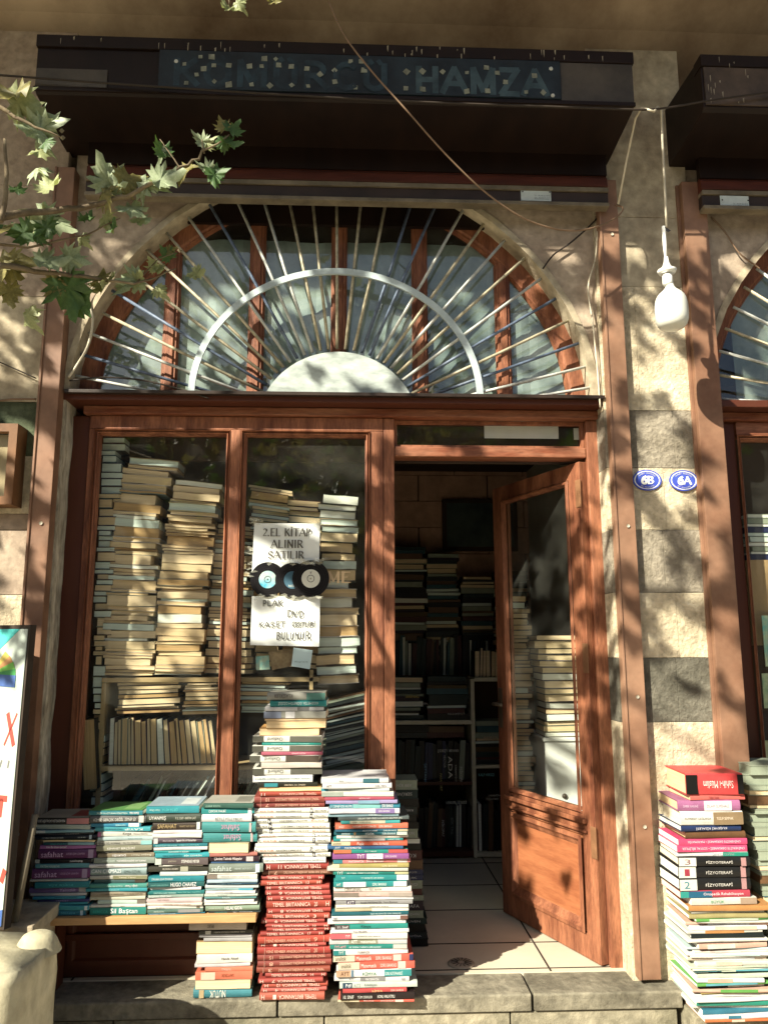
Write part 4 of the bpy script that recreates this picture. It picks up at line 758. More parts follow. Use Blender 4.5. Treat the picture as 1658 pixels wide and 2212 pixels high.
G_ = [(3, 738, 1370, 866, 906, 'e3e6e6', '', 'limit|.27|.33|909890|.4', [(.62, .86, '3a7888')]), (3, 745, 1395, 906, 955, 'e6e6e4', '', 'AYT|.06|.13|505050|.4;DİL FEN|.76|.92|606060|.4', []), (3, 750, 1390, 955, 986, 'c8dcdc', '', '', [(.0, .1, '40a0b0')]), (3, 745, 1420, 986, 1032, 'e0e0dc', '', '', [(.0, .3, 'a8b0a8')]), (3, 770, 1420, 1032, 1066, 'c05068', '', 'BİYOLOJİ|.5|.65|f8e0e8|.4', []), (3, 785, 1455, 1066, 1099, 'a898c8', '', '', [(.45, .75, '80b8c8')]),
 (3, 815, 1475, 1099, 1143, '2090a5', '', '11.SINIF|.02|.15|e0f8f8|.5;KONU ANLATIMLI|.16|.32|e0f8f8|.5;SORU BANKASI|.74|.9|ffffff|.6', [(.33, .72, '80c8d0')]), (3, 810, 1475, 1143, 1192, 'd5d5e0', '', SB+'|.7|.86|f0e8f8|.35', [(.66, .93, '9078b0')]), (3, 805, 1470, 1192, 1224, '8fb8c0', '', SB+'|.58|.75|e8f4f4|.4', []), (3, 890, 1555, 1224, 1256, '5a7068', '', 'MAT ANLATIM HOCAM TYT VİDEO DERS DEFTERİ|.28|.9|e8f0e8|.5|f', []), (3, 915, 1470, 1256, 1290, '40b0b8', '', '1001 SORUDA|.2|.5|404030|.4', [(.15, .75, 'd0c8b0')]),
 (3, 865, 1550, 1290, 1338, 'e07a58', '', '2022|.05|.12|f8e8e0|.4;HOCAM TYT TÜRKÇE|.24|.56|f8e8e0|.45;'+SB+'|.6|.78|f8e8e0|.4', []), (3, 865, 1545, 1338, 1362, '206a88', '', 'BİYOLOJİ|.38|.58|f0f0f0|.6;'+SB+'|.66|.84|e0f0f0|.5', [(.86, 1, 'c8c0a0')]), (3, 865, 1550, 1362, 1394, '156f7c', '', 'ANTİKOR|.1|.22|e0f4f4|.5;FİZİK|.43|.55|f8f8f8|.75;'+SB+'|.66|.84|e0f0f0|.5', [(.27, .3, 'a88850'), (.86, 1, 'd0d4c8')]),
 (3, 880, 1555, 1394, 1426, 'e2e2dc', '', 'TYT|.2|.26|303030|.4;YENİ NESİL SORU BANKASI|.42|.7|908880|.3', []), (3, 845, 1500, 1426, 1451, '109a98', '', 'KARMAT YAYIN|.78|.95|e0f8f8|.5', [(.1, .74, 'd8dcd8')]), (3, 845, 1555, 1451, 1491, 'd9663f', '', 'analitik|.02|.13|504840|.4;Fizik|.34|.43|f8e8e0|.6;'+SB+'|.55|.75|f8e8e0|.5', [(0, .25, 'd8c8a8')]), (3, 805, 1515, 1491, 1523, '2f6f9c', '', 'AYT|.1|.17|f0f4f8|.5;MATEMATİK|.23|.45|f0f4f8|.6', []),
 (3, 855, 1550, 1523, 1562, '0f9a90', '', 'TYT TÜRKÇE|.42|.58|e8f8f4|.35', [(0, .24, 'd87848'), (.74, 1, 'c85058')]), (3, 850, 1565, 1562, 1617, 'a050a0', '', 'TYT|.32|.42|f8e8f8|.6;TÜRKÇE|.5|.62|a060a0|.35;'+SB+'|.69|.84|f0d8f0|.35', [(.45, .66, 'f0ecf0')]), (3, 850, 1575, 1617, 1660, 'e08088', '', 'MATEMATİK|.2|.4|fce8e8|.5;Soru Bankası|.43|.65|fce8e8|.5', [(0, .12, '2090a0'), (.83, .96, 'e8d0c8')]),
 (4, 855, 1570, 102, 136, 'b8a560', '', SB+'|.65|.85|f0e8c0|.4', [(.0, .09, 'e0d8b8')]), (4, 800, 1560, 136, 168, 'cfc8c0', '', '', []), (4, 855, 1560, 168, 202, '109088', '', 'TYT|.05|.13|f0f8f4|.7;HIZ VE RENK COĞRAFYA SORU BANKASI|.18|.6|e8f8f4|.4', [(.82, 1, 'c8c8a0')]), (4, 870, 1555, 202, 264, '0f9d9a', '', 'TYT|.08|.13|d0f4f0|.25;TYT MATEMATİK SORU BANKASI|.35|.66|d8f8f4|.28', [(.84, 1, 'e8ecec')]), (4, 855, 1540, 264, 316, '0fa098', '', 'AYT|.04|.1|f0f8f4|.4;'+SB+'|.53|.72|e8f8f4|.45', [(.13, .44, 'e8ecec'), (.82, 1, 'e4e8e4')]),
 (4, 862, 1590, 316, 364, 'e5e3de', '', 'ORIGINAL|.14|.36|908078|.6;TEST BOOK|.45|.62|807870|.4', []), (4, 862, 1600, 364, 408, 'd8b8ac', '', 'BİYOLOJİ|.42|.6|f4e8e4|.5', [(0, .32, '8a8078'), (.7, 1, 'b8a8a0')]), (4, 860, 1605, 408, 437, 'e6e6e6', '', '', []), (4, 880, 1600, 437, 479, '9aa09c', '', 'AYT|.15|.24|f0f0f0|.6;destek MATEMATİK|.32|.6|303030|.45;Soru Bankası|.62|.8|505050|.35', [(.14, .25, '4a3850')]), (4, 880, 1560, 479, 511, 'e0e0d8', '', 'ÜZGÜN SORU BANKASI|.46|.72|606060|.35', []), (4, 870, 1560, 511, 546, 'cfc49a', '', '', [(.5, 1, 'e4e4dc')]),
 (4, 835, 1555, 546, 584, '1a6878', '', 'TEST MATEMATİK SORU BANKASI|.5|.9|d0e8e8|.45', []), (4, 835, 1550, 584, 625, 'e4e6e2', '', 'NET|.03|.08|404850|.4;'+SB+'|.68|.85|b0a898|.25', [(.9, 1, '806050')]), (4, 800, 1535, 625, 667, 'e6e8e8', '', 'FİZİK|.4|.48|707878|.3', []), (4, 865, 1550, 667, 713, '0fa08c', '', '11. Sınıf|.04|.18|f0f0f0|.45;Kimya|.36|.49|103838|.6', [(0, .2, '605058')]), (4, 830, 1560, 713, 744, 'e2e2e2', '', 'TGS FELSEFE|.28|.46|807870|.5', []),
 (4, 825, 1550, 744, 802, 'e4e0dc', '', 'TYT|.2|.26|f8e8e8|.35;MATEMATİK SORU BANKASI|.35|.65|504848|.25', [(0, .28, 'd86070')]), (4, 820, 1550, 802, 857, 'ccd0cc', '', 'AYT|.28|.36|f8f8f0|.5;matematik|.4|.6|f8f8f0|.45', [(.25, .62, '989888')]), (4, 825, 1550, 857, 901, '0f8a88', '', 'TYT-AYT|.06|.21|f0a8b0|.5;HIZ VE RENK COĞRAFYA SORU BANKASI|.25|.66|e0f4f4|.4', [(.82, 1, 'd8d0c0')]), (4, 845, 1545, 901, 952, 'e0e6e2', '', 'TYT|.07|.14|f0f8f4|.5;TÜRKÇE|.32|.48|705040|.5', [(0, .16, '10908a')]),
 (4, 850, 1600, 952, 1015, 'e0604c', '', 'analitik|.03|.16|605840|.5;Matematik|.29|.48|f8e0d8|.5;'+SB+'|.53|.73|f8e0d8|.45', [(0, .27, 'd8c8b0'), (.75, .85, 'd8d0c0'), (.95, 1, '303870')]), (4, 895, 1615, 1015, 1090, 'e0604c', '', 'analitik|.04|.17|605840|.45;Matematik|.3|.5|f8e0d8|.42;'+SB+'|.55|.76|f8e0d8|.38', [(0, .28, 'dccab0'), (.78, .88, 'd8d0c0')]), (4, 880, 1585, 1090, 1160, 'e2e6e4', '', 'AYT|.06|.17|603020|.5;KİMYA|.35|.53|308050|.5;SORU KÜTÜPHANESİ|.65|.88|e8f8f4|.5', [(0, .19, 'd0a888'), (.2, .23, '6088a0'), (.64, 1, '2098a0')]),
 (4, 870, 1575, 1160, 1208, 'd8dad6', '', 'AYT|.2|.26|505050|.35;MATEMATİK|.42|.6|e8e8e8|.5;GO|.9|.95|303030|.5', [(.35, .68, '8a9094')]), (4, 910, 1640, 1208, 1264, 'cfd2cc', '', 'Pdf|.08|.15|f0f4f4|.5;AYT|.18|.27|a0a8a8|.5;Edebiyat|.32|.48|707878|.45', [(.04, .16, '2a5868')]), (4, 940, 1540, 1264, 1305, 'cc4a48', '', 'KİMYA|.46|.62|f0c890|.6;'+SB+'|.75|.95|f4d8c8|.4', []), (4, 920, 1615, 1305, 1370, '2f2926', '', '10. SINIF|.04|.18|e8e8e0|.42;TÜM DERSLER|.23|.43|d8d8d0|.38;KONU ANLATIMLI|.5|.73|e8e8e0|.38', []),
 (4, 905, 1620, 1370, 1436, 'e05a48', '', 'analitik|.04|.16|605840|.4;Biyoloji|.34|.47|f8e0d8|.45;'+SB+'|.56|.73|f8e0d8|.36', [(0, .28, 'd8c8a8'), (.75, .86, 'd8d0c0')])]
ztop = aty(545, 1976, -.27).z
def ztp(px, py, Y): return aty(px, py, Y).z
zpl = ztp(300, 1978, -.26)     # top of the plank
pk = empty('plank_bench', (-.8, -.15, .15), 'bare pine plank bench carrying four rows of books', 'bench')
m = MB(); m.box(aty(58, 1985, -.27).x, aty(553, 1985, -.27).x, -.275, -.02, zpl-.028, zpl-.001); m.build('plank', plank_m, pk, bevel=.003)
MB().box(-1.18, -1.15, -.14, -.04, .153, zpl-.03).build('bench_leg', wood_d, pk); MB().box(-.42, -.39, -.12, -.04, .153, zpl-.03).build('bench_leg', wood_d, pk)  # legs coloured dark to sink into the shade under the plank
GS = 'books stacked in front of the shop window'
stack(A_, -.25, zpl, 'leftmost plank stack', GS, seed=1, topcol=('a8a89a', '9a4038')); stack(B_, -.25, zpl, 'second plank stack', GS, seed=2, topcol=('5f9a50', '80b070'))
stack(C_, -.25, zpl, 'third plank stack', GS, seed=3, topcol=('98b8bc', 'd0d8d4')); stack(D_, -.25, zpl, 'right-hand plank stack', GS, seed=4, topcol=('b8b8a8', '8a8a80'))
stack(F_, -.20, .153, 'low pile under the plank end', GS, seed=5, depth=.15); stack(E_, -.235, .153, 'tall red and white stack', GS, seed=6, depth=.18)
stack(G_, -.262, .153, 'test-book stack by the doorway', GS, seed=7, depth=.2)
# loose covers on top
# right stack by the pier
H_ = [(7, 430, 890, 232, 400, 'e04038', 'ht', 'Sahih-i Müslim|.30|.82|fce8e0|.3|f', [(0, .2, '1c1a1a'), (.9, 1, '1c1a1a')]), (7, 460, 900, 400, 440, 'e06a60', 't', 'Tefsir Usulü|.34|.52|803038|.4', []), (7, 372, 865, 440, 526, 'b070a0', 'ht', 'ÖMER NASUHİ|.08|.32|e8c8e0|.25;İSLAM İLMİHALİ|.46|.82|505058|.28', [(.42, .86, 'ece8e8')]), (7, 380, 880, 526, 636, 'e2e2dc', 'h', 'PUTPEREST ÇAĞLARDA|.06|.48|605848|.18;YUSUF SEMMAK|.57|.84|f0e0c8|.18', [(.52, 1, 'a08060')]),
 (7, 385, 865, 636, 688, '1f3a68', 'h', 'KUŞEYRİ RİSALESİ|.24|.76|e8e8f0|.45|f', []), (7, 430, 908, 688, 746, '7a5236', 'ht', '', []), (7, 372, 920, 746, 796, 'e0407a', '', 'ÜNİVERSİTE DERSANESİ • MATEMATİK|.13|.9|fce0ec|.4|f', []), (7, 358, 918, 796, 851, 'e0407a', '', 'ÜNİVERSİTE DERSANESİ • SOSYAL BİLİMLER|.07|.96|fce0ec|.4|f', []),
 (7, 370, 930, 851, 886, 'e2e2e2', '', 'MAYO CLINIC|.5|.8|90a0a0|.5|f', [(.65, 1, '109880')]), (7, 375, 938, 886, 960, '262420', 'h', 'FİZYOTERAPİ|.38|.75|e8e4dc|.3;3|.08|.16|805858|.5', [(.0, .24, 'e4e2de'), (.87, .94, 'c09090')]), (7, 372, 942, 960, 1056, '262420', 'h', 'FİZYOTERAPİ|.38|.75|d8d4cc|.28;1|.08|.15|a03848|.5', [(.0, .24, 'e4e2de'), (.87, .94, 'c09090')]),
 (7, 370, 945, 1056, 1152, '262420', 'h', 'FİZYOTERAPİ|.36|.74|e8e4dc|.28;2|.06|.14|107888|.5', [(.0, .24, 'e4e2de'), (.87, .94, 'c09090')]), (7, 380, 938, 1152, 1208, 'c04058', '', 'Ortopedik Rehabilitasyon|.33|.9|fce8ec|.45', [(0, .12, '18a898'), (.12, .45, '107090')]), (7, 465, 990, 1208, 1275, 'd5d8c8', '', 'BÜYÜK|.3|.5|409860|.4', [(.75, 1, 'b0a088')])]
zH = stack(H_[:0], -.33, .1, '', '') if False else None
magz0 = ztp(1500, 2190, -.33)
zmag = aty(*cv(7, 600, 1275), -.33).z
r2 = random.Random(21); z = .097; i = 0
MC = ['dfe2dc', 'e6e6e2', 'd8dcd0', '18a088', 'c8d4c0', 'e0d0b0', '2a7f98', 'e4e4e4', 'd09048', 'c0d8d8', 'e4b8a0', '70b050', 'e8e8e0', '1f2a2a', 'd8d8cc', '5fb0c0', 'e0dcc8', 'b8a050']
mags = []
while z < zmag:
    t = r2.choice([.006, .008, .009, .011, .014, .017]); mags.append((z, t)); z += t+.0006
nm = len(mags)
for k, (z, t) in enumerate(mags):
    c = r2.choice(MC); c = {0: 'e07830', 1: 'e6e6e2', 4: '18a088', 9: '1f2420', nm-3: 'b8a868'}.get(k, c); fr = k/nm
    xa = aty(1362.7+.2731*(470-40*math.sin(fr*3)), 1900, -.33).x+r2.uniform(-.02, .02); xb = aty(1362.7+.2731*(1050), 1900, -.33).x+r2.uniform(-.04, .02)
    lab = '%s magazine, %s from the bottom of the pile by the pier' % (cname(c), ordn(k) if k else 'first')
    book(xa, xb, z, t, -.34+r2.uniform(-.015, .015), .235, c, lab, 'magazines piled by the stone pier', pm=PG[5], rz=R_(r2.uniform(-3, 3)), wob=.0009, cat='magazine', name='magazine', bands=[(r2.uniform(.1, .4), r2.uniform(.5, .9), r2.choice(MC))] if r2.random() < .55 else [])
ztopm = mags[-1][0]+mags[-1][1]+.001
stack(H_, -.33, ztopm, 'stack beside the stone pier', 'books stacked beside the stone pier', seed=8, depth=.19)
# stack cut by the right edge
EDGE = []
z = .097; r2 = random.Random(5); zt5 = aty(1640, 1652, -.27).z; k = 0; Is = []
while z < zt5-.01:
    t = r2.uniform(.014, .04); Is.append((z, t)); z += t+.0006
for k, (z, t) in enumerate(Is):
    fr = (z-.1)/(zt5-.1); px = 1626+8*(1-fr)+10*(1-fr)
    x0 = aty(px, 1800, -.27).x+r2.uniform(-.012, .012); c = r2.choice(['d8dcd6', 'e4e6e2', 'c8ccc0', 'b8bcb0', '98a8a0', 'd8c8b0', '7fb0b0', '605848', 'c09080', 'e0e0d8'])
    EDGE.append((x0, x0+.24, z, z+t, -.26+r2.uniform(-.01, .01), -.06, r2.choice([11, 11, 2, 11, 10, 11, 4])))
# ------------------------------------------------------------ books in the window
GW = 'books piled inside the shop window'
SP = MB()   # the mass of the remaining books, one object
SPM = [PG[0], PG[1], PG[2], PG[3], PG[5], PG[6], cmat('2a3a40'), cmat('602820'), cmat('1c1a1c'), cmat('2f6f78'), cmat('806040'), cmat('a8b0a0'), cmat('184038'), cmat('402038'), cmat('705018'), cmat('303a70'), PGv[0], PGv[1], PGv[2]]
def sbook(x0, x1, z0, z1, y0, y1, mi, tilt=0, lean=0):
    """shape of a book inside the mass: page block between two projecting boards"""
    t = z1-z0; w = x1-x0; cx, cz = (x0+x1)/2, z0; n = len(SP.v)
    if z1-z0 > x1-x0:    # upright: boards left and right
        SP.box(x0+w*.1, x1-w*.1, y0+.003, y1, z0+.003, z1-.004, mi); cv_ = 6+(mi*5+int(x0*100)) % 10
        SP.box(x0, x0+w*.1, y0, y1, z0, z1, cv_ if mi < 6 or mi > 15 else mi); SP.box(x1-w*.1, x1, y0, y1, z0, z1, cv_ if mi < 6 or mi > 15 else mi)
    else:
        SP.box(x0+.003, x1-.003, y0+.002, y1, z0+t*.08, z1-t*.08, mi); cv_ = 6+(mi*5+int(z0*300)) % 10
        cc = cv_ if mi < 6 else mi
        SP.box(x0, x1, y0, y1, z0, z0+t*.08, cc); SP.box(x0, x1, y0, y1, z1-t*.08, z1, cc)
    if tilt or lean:
        a = tilt or lean
        for i in range(n, len(SP.v)):
            v = SP.v[i]; dx, dz = v.x-x0, v.z-z0
            SP.v[i] = Vector((x0+dx*math.cos(a)-dz*math.sin(a), v.y, z0+dx*math.sin(a)+dz*math.cos(a)))
for e_ in EDGE: sbook(*e_)
def winstack(pl, pr, Y, sdesc, seed, tmin=.010, tmax=.042, tiltf=lambda f: 0, pal=(0, 1, 1, 2, 2, 3, 0), white=.12, covers=('c8a878', 'd0b890', 'b89868', 'd8c8a0', 'c0a070', 'a88050', '88a098', 'e0dcc8'), depth=.14, indiv=True, hard=.15):
    """pl/pr: left and right edge polylines in picture coordinates (bottom first)"""
    r2 = random.Random(seed); z0 = aty(*pl[0], Y).z; z1 = aty(*pl[-1], Y).z
    def xat(poly, z):
        P = [aty(a, b, Y) for a, b in poly]
        for p, q in zip(P, P[1:]):
            if z <= q.z: u = (z-p.z)/(q.z-p.z); return p.x+(q.x-p.x)*u
        return P[-1].x
    z = z0; L = []
    while z < z1:
        t = min(tmin+(tmax-tmin)*r2.random()**1.8, .05); L.append((z, t)); z += t+.0006
    n = len(L)
    for k, (z, t) in enumerate(L):
        f_ = k/n; jj = r2.gauss(0, .006); a, b = xat(pl, z)+jj+r2.uniform(-.004, .004), xat(pr, z)+jj*.5+(r2.uniform(-.03, -.01) if r2.random() < .2 else r2.uniform(-.006, .01))
        tl = tiltf(f_)+R_(r2.uniform(-.5, .5)); c = r2.choice(covers); pmi = 5+r2.randrange(2) if r2.random() < white else r2.choice(pal); j = r2.uniform(-.008, .008)
        if indiv:
            cn = cname(c); 
            lab = '%s-covered book, %s from the top of the %s' % (cn, ordn(n-1-k), sdesc)
            book(a, b, z, t, Y+j, depth, c, lab, GW, hard=r2.random() < hard, pages=True, pm=PG[min(pmi, 6)], rz=R_(r2.uniform(-2, 2)), tilt=tl, wob=.0012)
        else: sbook(a, b, z, z+t, Y+j, Y+depth, min(pmi, 5), tilt=-tl)
    return z
Yw = .10
t1 = lambda f_: R_(1.0+4.5*f_*f_)
winstack([(223, 1460), (232, 1250), (250, 1080), (275, 1000)], [(330, 1460), (333, 1250), (350, 1080), (385, 1000)], Yw, 'left paper column in the window', 31, .012, .048, t1)
winstack([(336, 1458), (342, 1250), (365, 1100), (382, 1045)], [(438, 1458), (448, 1250), (468, 1100), (478, 1045)], Yw, 'middle paper column in the window', 32, .012, .044, t1)
winstack([(684, 1478), (690, 1250), (692, 1100), (693, 1082)], [(775, 1478), (768, 1250), (770, 1100), (775, 1082)], Yw+.01, 'thick-book column in the right pane', 33, .03, .058, lambda f_: R_(-3+8*f_), white=.55, hard=.8, covers=('e0dcc8', '3a2a20', 'c8b890', '8a9a90', '503828'))
winstack([(442, 1455), (450, 1300), (462, 1160), (470, 1135)], [(545, 1455), (545, 1300), (548, 1160), (555, 1135)], Yw+.045, 'x', 34, .012, .04, t1, indiv=False)
winstack([(548, 1440), (545, 1250), (540, 1100), (535, 1045)], [(600, 1440), (612, 1250), (622, 1100), (632, 1060)], Yw+.03, 'paper column behind the sheet signs', 35, .014, .05, lambda f_: R_(2+7*f_), indiv=False)
winstack([(612, 1440), (610, 1250), (600, 1090)], [(690, 1440), (690, 1250), (692, 1095)], Yw+.04, 'x', 36, .016, .045, lambda f_: R_(4), indiv=False)
winstack([(196, 1740), (200, 1500), (210, 1150), (222, 945)], [(222, 1740), (226, 1500), (250, 1150), (268, 955)], Yw+.0, 'narrow column at the left jamb', 37, .02, .05, lambda f_: 0, indiv=False, white=.6)
# display shelves
ds = empty('display_shelf', (-.8, .2, .6), 'pale wooden display shelf behind the window glass', 'shelf')
zA = aty(330, 1463, Yw).z; zB = aty(330, 1655, Yw).z; xu = aty(226, 1560, Yw).x
for nm, a, b, z, dy in (('shelf_board', xu-.02, aty(690, 1463, Yw).x, zA-.016, 0), ('shelf_board', xu, -.17, zB-.012, 0)):
    MB().box(a, b, Yw-.012+dy, Yw+.3, z-.006, z+.014).build(nm, shelf_m, ds, bevel=.002)
MB().box(xu-.02, xu, Yw-.008, Yw+.3, .5, zA-.024).build('upright', shelf_m, ds, bevel=.002)
xq = aty(672, 1480, Yw-.01).x; MB().box(xq-.008, xq+.008, Yw-.012, Yw+.01, aty(672, 1515, Yw).z, zA+.03).build('upright', shelf_m, ds)
# piles under the first shelf
winstack([(250, 1543), (255, 1480)], [(385, 1543), (388, 1480)], Yw, 'flat pile under the left shelf board', 41, .010, .03, lambda f_: R_(-1.5), indiv=False)
winstack([(394, 1545), (398, 1480)], [(470, 1545), (470, 1482)], Yw, 'small flat pile left of the mullion', 42, .008, .024, lambda f_: R_(-1), indiv=False)
winstack([(520, 1540), (516, 1475)], [(610, 1545), (622, 1475)], Yw, 'flat pile of papers right of the mullion', 43, .010, .026, lambda f_: R_(1), white=.6, indiv=False)
# upright books on the lower shelf
r2 = random.Random(44); px = 236; k = 0
ztopu = aty(300, 1552, Yw).z; zbu = zB+.004
while px < 470:
    w = r2.uniform(.014, .036); P = aty(px, 1600, Yw); ln = -R_(1+9*(px-236)/230) + R_(r2.uniform(-1, 1))
    h = (ztopu-zbu)*r2.uniform(.93, 1.03); pm = PGv[r2.randrange(4)] if k not in (0, 10) else PG[5]
    sbook(P.x, P.x+w, zbu, zbu+h, Yw, Yw+.13, 4 if k in (0, 10) else 16+r2.randrange(3), lean=-ln)
    px += w*465+.6; k += 1
# slanting magazines on the bottom shelf, and at right
r2 = random.Random(45); x = aty(238, 1740, Yw).x
while x < -.16:
    w = r2.uniform(.004, .014); sbook(x, x+w, .70, .70+r2.uniform(.2, .26), Yw+r2.uniform(-.005, .02), Yw+.18, r2.choice([4, 5, 5, 4, 9, 12, 6, 2, 11, 7, 11]), lean=-R_(r2.uniform(22, 34))); x += w+.006
z = aty(740, 1690, Yw).z-.03; zt6 = aty(740, 1500, Yw).z; r2 = random.Random(46); xl = aty(696, 1600, Yw).x
while z < zt6:
    t = r2.uniform(.006, .018); sbook(xl+r2.uniform(-.01, .02), .08+r2.uniform(-.01, .01), z-.03, z-.03+t, Yw+.01+r2.uniform(-.01, .01), Yw+.2, r2.choice([5, 5, 11, 4, 9, 11, 6, 10, 5]), tilt=R_(12+r2.uniform(-2, 2))); z += t+.0015
# big single books
# one leaning book at lower left inside the window
P0 = aty(212, 1700, .075); b0 = empty('book', (P0.x, .09, aty(205, 1702, .08).z), 'thick yellowed book leaning upright at the lower left corner of the window', 'book', rot=(0, R_(-6), 0))
m = MB(); m.box(-.055, 0, -.03, .06, 0, .29); m.build('page_block', PGv[0], b0, local=True); m = MB(); m.box(0.0005, .004, -.032, .062, 0, .295); m.box(-.059, -.0555, -.032, .062, 0, .295); m.build('cover', cmat('3a4038'), b0, local=True)
# ------------------------------------------------------------ interior book masses (dim)
def mass(x0, x1, z0, z1, y, seed, dark=True, upright=False, d=.18):
    r2 = random.Random(seed)
    if upright:
        x = x0
        while x < x1:
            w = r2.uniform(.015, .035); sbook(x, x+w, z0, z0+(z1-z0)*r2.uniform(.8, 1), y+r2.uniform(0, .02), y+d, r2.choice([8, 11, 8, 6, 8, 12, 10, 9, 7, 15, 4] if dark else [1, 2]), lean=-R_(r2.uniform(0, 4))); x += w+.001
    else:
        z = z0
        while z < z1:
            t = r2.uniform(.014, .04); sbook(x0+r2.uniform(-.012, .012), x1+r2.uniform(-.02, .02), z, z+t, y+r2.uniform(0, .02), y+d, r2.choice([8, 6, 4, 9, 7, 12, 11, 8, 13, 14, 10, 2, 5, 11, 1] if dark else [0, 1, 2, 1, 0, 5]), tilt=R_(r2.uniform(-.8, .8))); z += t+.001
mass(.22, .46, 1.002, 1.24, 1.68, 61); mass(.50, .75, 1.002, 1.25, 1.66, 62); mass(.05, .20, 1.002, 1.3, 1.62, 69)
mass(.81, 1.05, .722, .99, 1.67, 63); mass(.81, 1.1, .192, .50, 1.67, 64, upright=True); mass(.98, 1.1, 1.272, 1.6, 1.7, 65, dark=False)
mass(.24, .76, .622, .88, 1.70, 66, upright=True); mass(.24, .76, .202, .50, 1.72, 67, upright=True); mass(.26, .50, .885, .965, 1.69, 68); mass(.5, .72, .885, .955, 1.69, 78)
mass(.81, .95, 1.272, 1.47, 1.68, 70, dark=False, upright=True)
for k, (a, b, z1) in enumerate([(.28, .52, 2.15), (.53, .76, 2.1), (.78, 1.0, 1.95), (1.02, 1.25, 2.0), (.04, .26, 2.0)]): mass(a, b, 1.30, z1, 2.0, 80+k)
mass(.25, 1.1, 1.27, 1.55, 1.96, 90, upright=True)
# low dark pile on the floor just inside the door, behind the test books: individual books
r2 = random.Random(50); z = .159; zt7 = aty(900, 1690, .25).z; k = 0; L = []
while z < zt7: t = r2.uniform(.02, .042); L.append((z, t)); z += t+.0006
for k, (z, t) in enumerate(L):
    xr = aty(920-20*(k/len(L)), 1800, .25).x; c = ['1c1a1e', '1e2224', '20242c', '26302c', 'b8bcb8', '3a2850', 'a8b0a8', '4a2028', '6a6a70', '203868', '203060', '5a3a28', '702828', '3a2020', 'a89090', 'b8c0bc', '24242a'][k % 17]
    tt = ['', 'KARANTİNA', '', 'SERÜVEN', 'TEMİR BEY', 'ZÜRAFA', 'SEVMEK', '', 'GÖLGE', 'OYUK', 'GÖKYÜZÜ', '', 'KORKU', '', '', 'JEFFERSON', ''][k % 17]
    sbook(xr-.22+r2.uniform(-.01, .01), xr+r2.uniform(-.008, .008), z, z+t, .25, .41, [8, 6, 8, 12, 11, 13, 11, 7, 11, 15, 15, 10, 7, 8, 4, 11, 8][k % 17])
    if tt: text(tt, None, xr-.07, .2485, z+t/2, .09, t*.4, hexc('c8c8c8', .8), k % 2 == 0, name='spine_lettering'); TXT[-1] = (TXT[-1][0], 'SPo')+TXT[-1][2:]
# pile and white chest seen through the door glass
cx0, cx1 = aty(1176, 1650, .78).x, 1.32
ch = empty('white_chest', (cx0, .78, .16), 'white metal chest standing inside behind the open door', 'chest')
cz = aty(1200, 1602, .78).z
MB().box(cx0, cx1, .78, 1.15, .16, cz).build('body', paint_w, ch, bevel=.006); m = MB(); m.lathe([(0, .01), (.012, .008), (.014, 0)], (0, 0, 0), 10); m.v = [Vector((cx0+.1+v.x, .779-v.z, cz-.28+v.y)) for v in m.v]; m.build('knob', dk, ch)
MB().box(cx0-.01, cx1, .77, 1.16, cz+.001, cz+.02).build('lid', paint_w, ch, bevel=.004)
r2 = random.Random(51); z = cz+.022; zt8 = aty(1200, 1375, .8).z; L = []
while z < zt8: t = r2.uniform(.018, .045); L.append((z, t)); z += t+.0006
for k, (z, t) in enumerate(L):
    c = r2.choice(['c8a878', 'd8c8a0', 'd87050', 'e0dcc8', '4a3828', '5888a0']); f_ = k/len(L)
    sbook(cx0+.02*math.sin(f_*5)+r2.uniform(-.01, .01), cx0+.22+r2.uniform(-.02, .01), z, z+t, .80+r2.uniform(-.02, .02), 1.0, r2.choice([1, 2, 2, 4, 0]), tilt=R_(r2.uniform(-1.5, 1.5)))
mass(cx0-.16, cx0-.02, .5, 1.75, .95, 95, dark=False)
# conduit tube by the chest
m = MB(); P = [(1.27, .76, cz+.35), (1.24, .76, cz+.22), (1.245, .76, cz+.1), (1.275, .76, cz+.02), (1.29, .76, cz-.3), (1.29, .76, .2)]; m.tube(P, .009, 8); tag(m.build('conduit', cable_w), 'cream cable conduit hanging beside the white chest', 'conduit')
# neighbour window content
r2 = random.Random(52); z = aty(1635, 1210, .12).z; zt9 = aty(1635, 1115, .12).z; k = 0; x0 = aty(1618, 1160, .12).x; L = []
tag(MB().box(x0-.03, x0+.5, .10, .4, z-.4, z-.001).build('brown_box', mat('tan_cardboard', (.38, .26, .13), .8, .15, 4, .05)), 'plain tan cardboard box inside the neighbouring window', 'box')
while z < zt9: t = r2.uniform(.012, .028); L.append((z, t)); z += t+.0006
for k, (z, t) in enumerate(L): sbook(x0+r2.uniform(-.01, .02), x0+.2, z, z+t, .12, .27, [15, 4, 11, 4, 5, 5][k % 6])
for i, (py0, py1, c1, lab) in enumerate([(1330, 1440, (.12, .38, .36), 'upper small green and blue picture card in the neighbouring window'), (1455, 1530, (.10, .25, .16), 'middle small green picture card in the neighbouring window'), (1600, 1660, (.25, .3, .12), 'lower small olive picture card in the neighbouring window')]):
    a, b = aty(1644, py0, .06), aty(1700, py1, .06)
    tag(MB().box(a.x, b.x, .058, .062, b.z, a.z).build('picture_card', mat('picture_card_%d' % i, c1, .6, .6, 14, 0, c2=(.5, .55, .35))), lab, 'picture card')
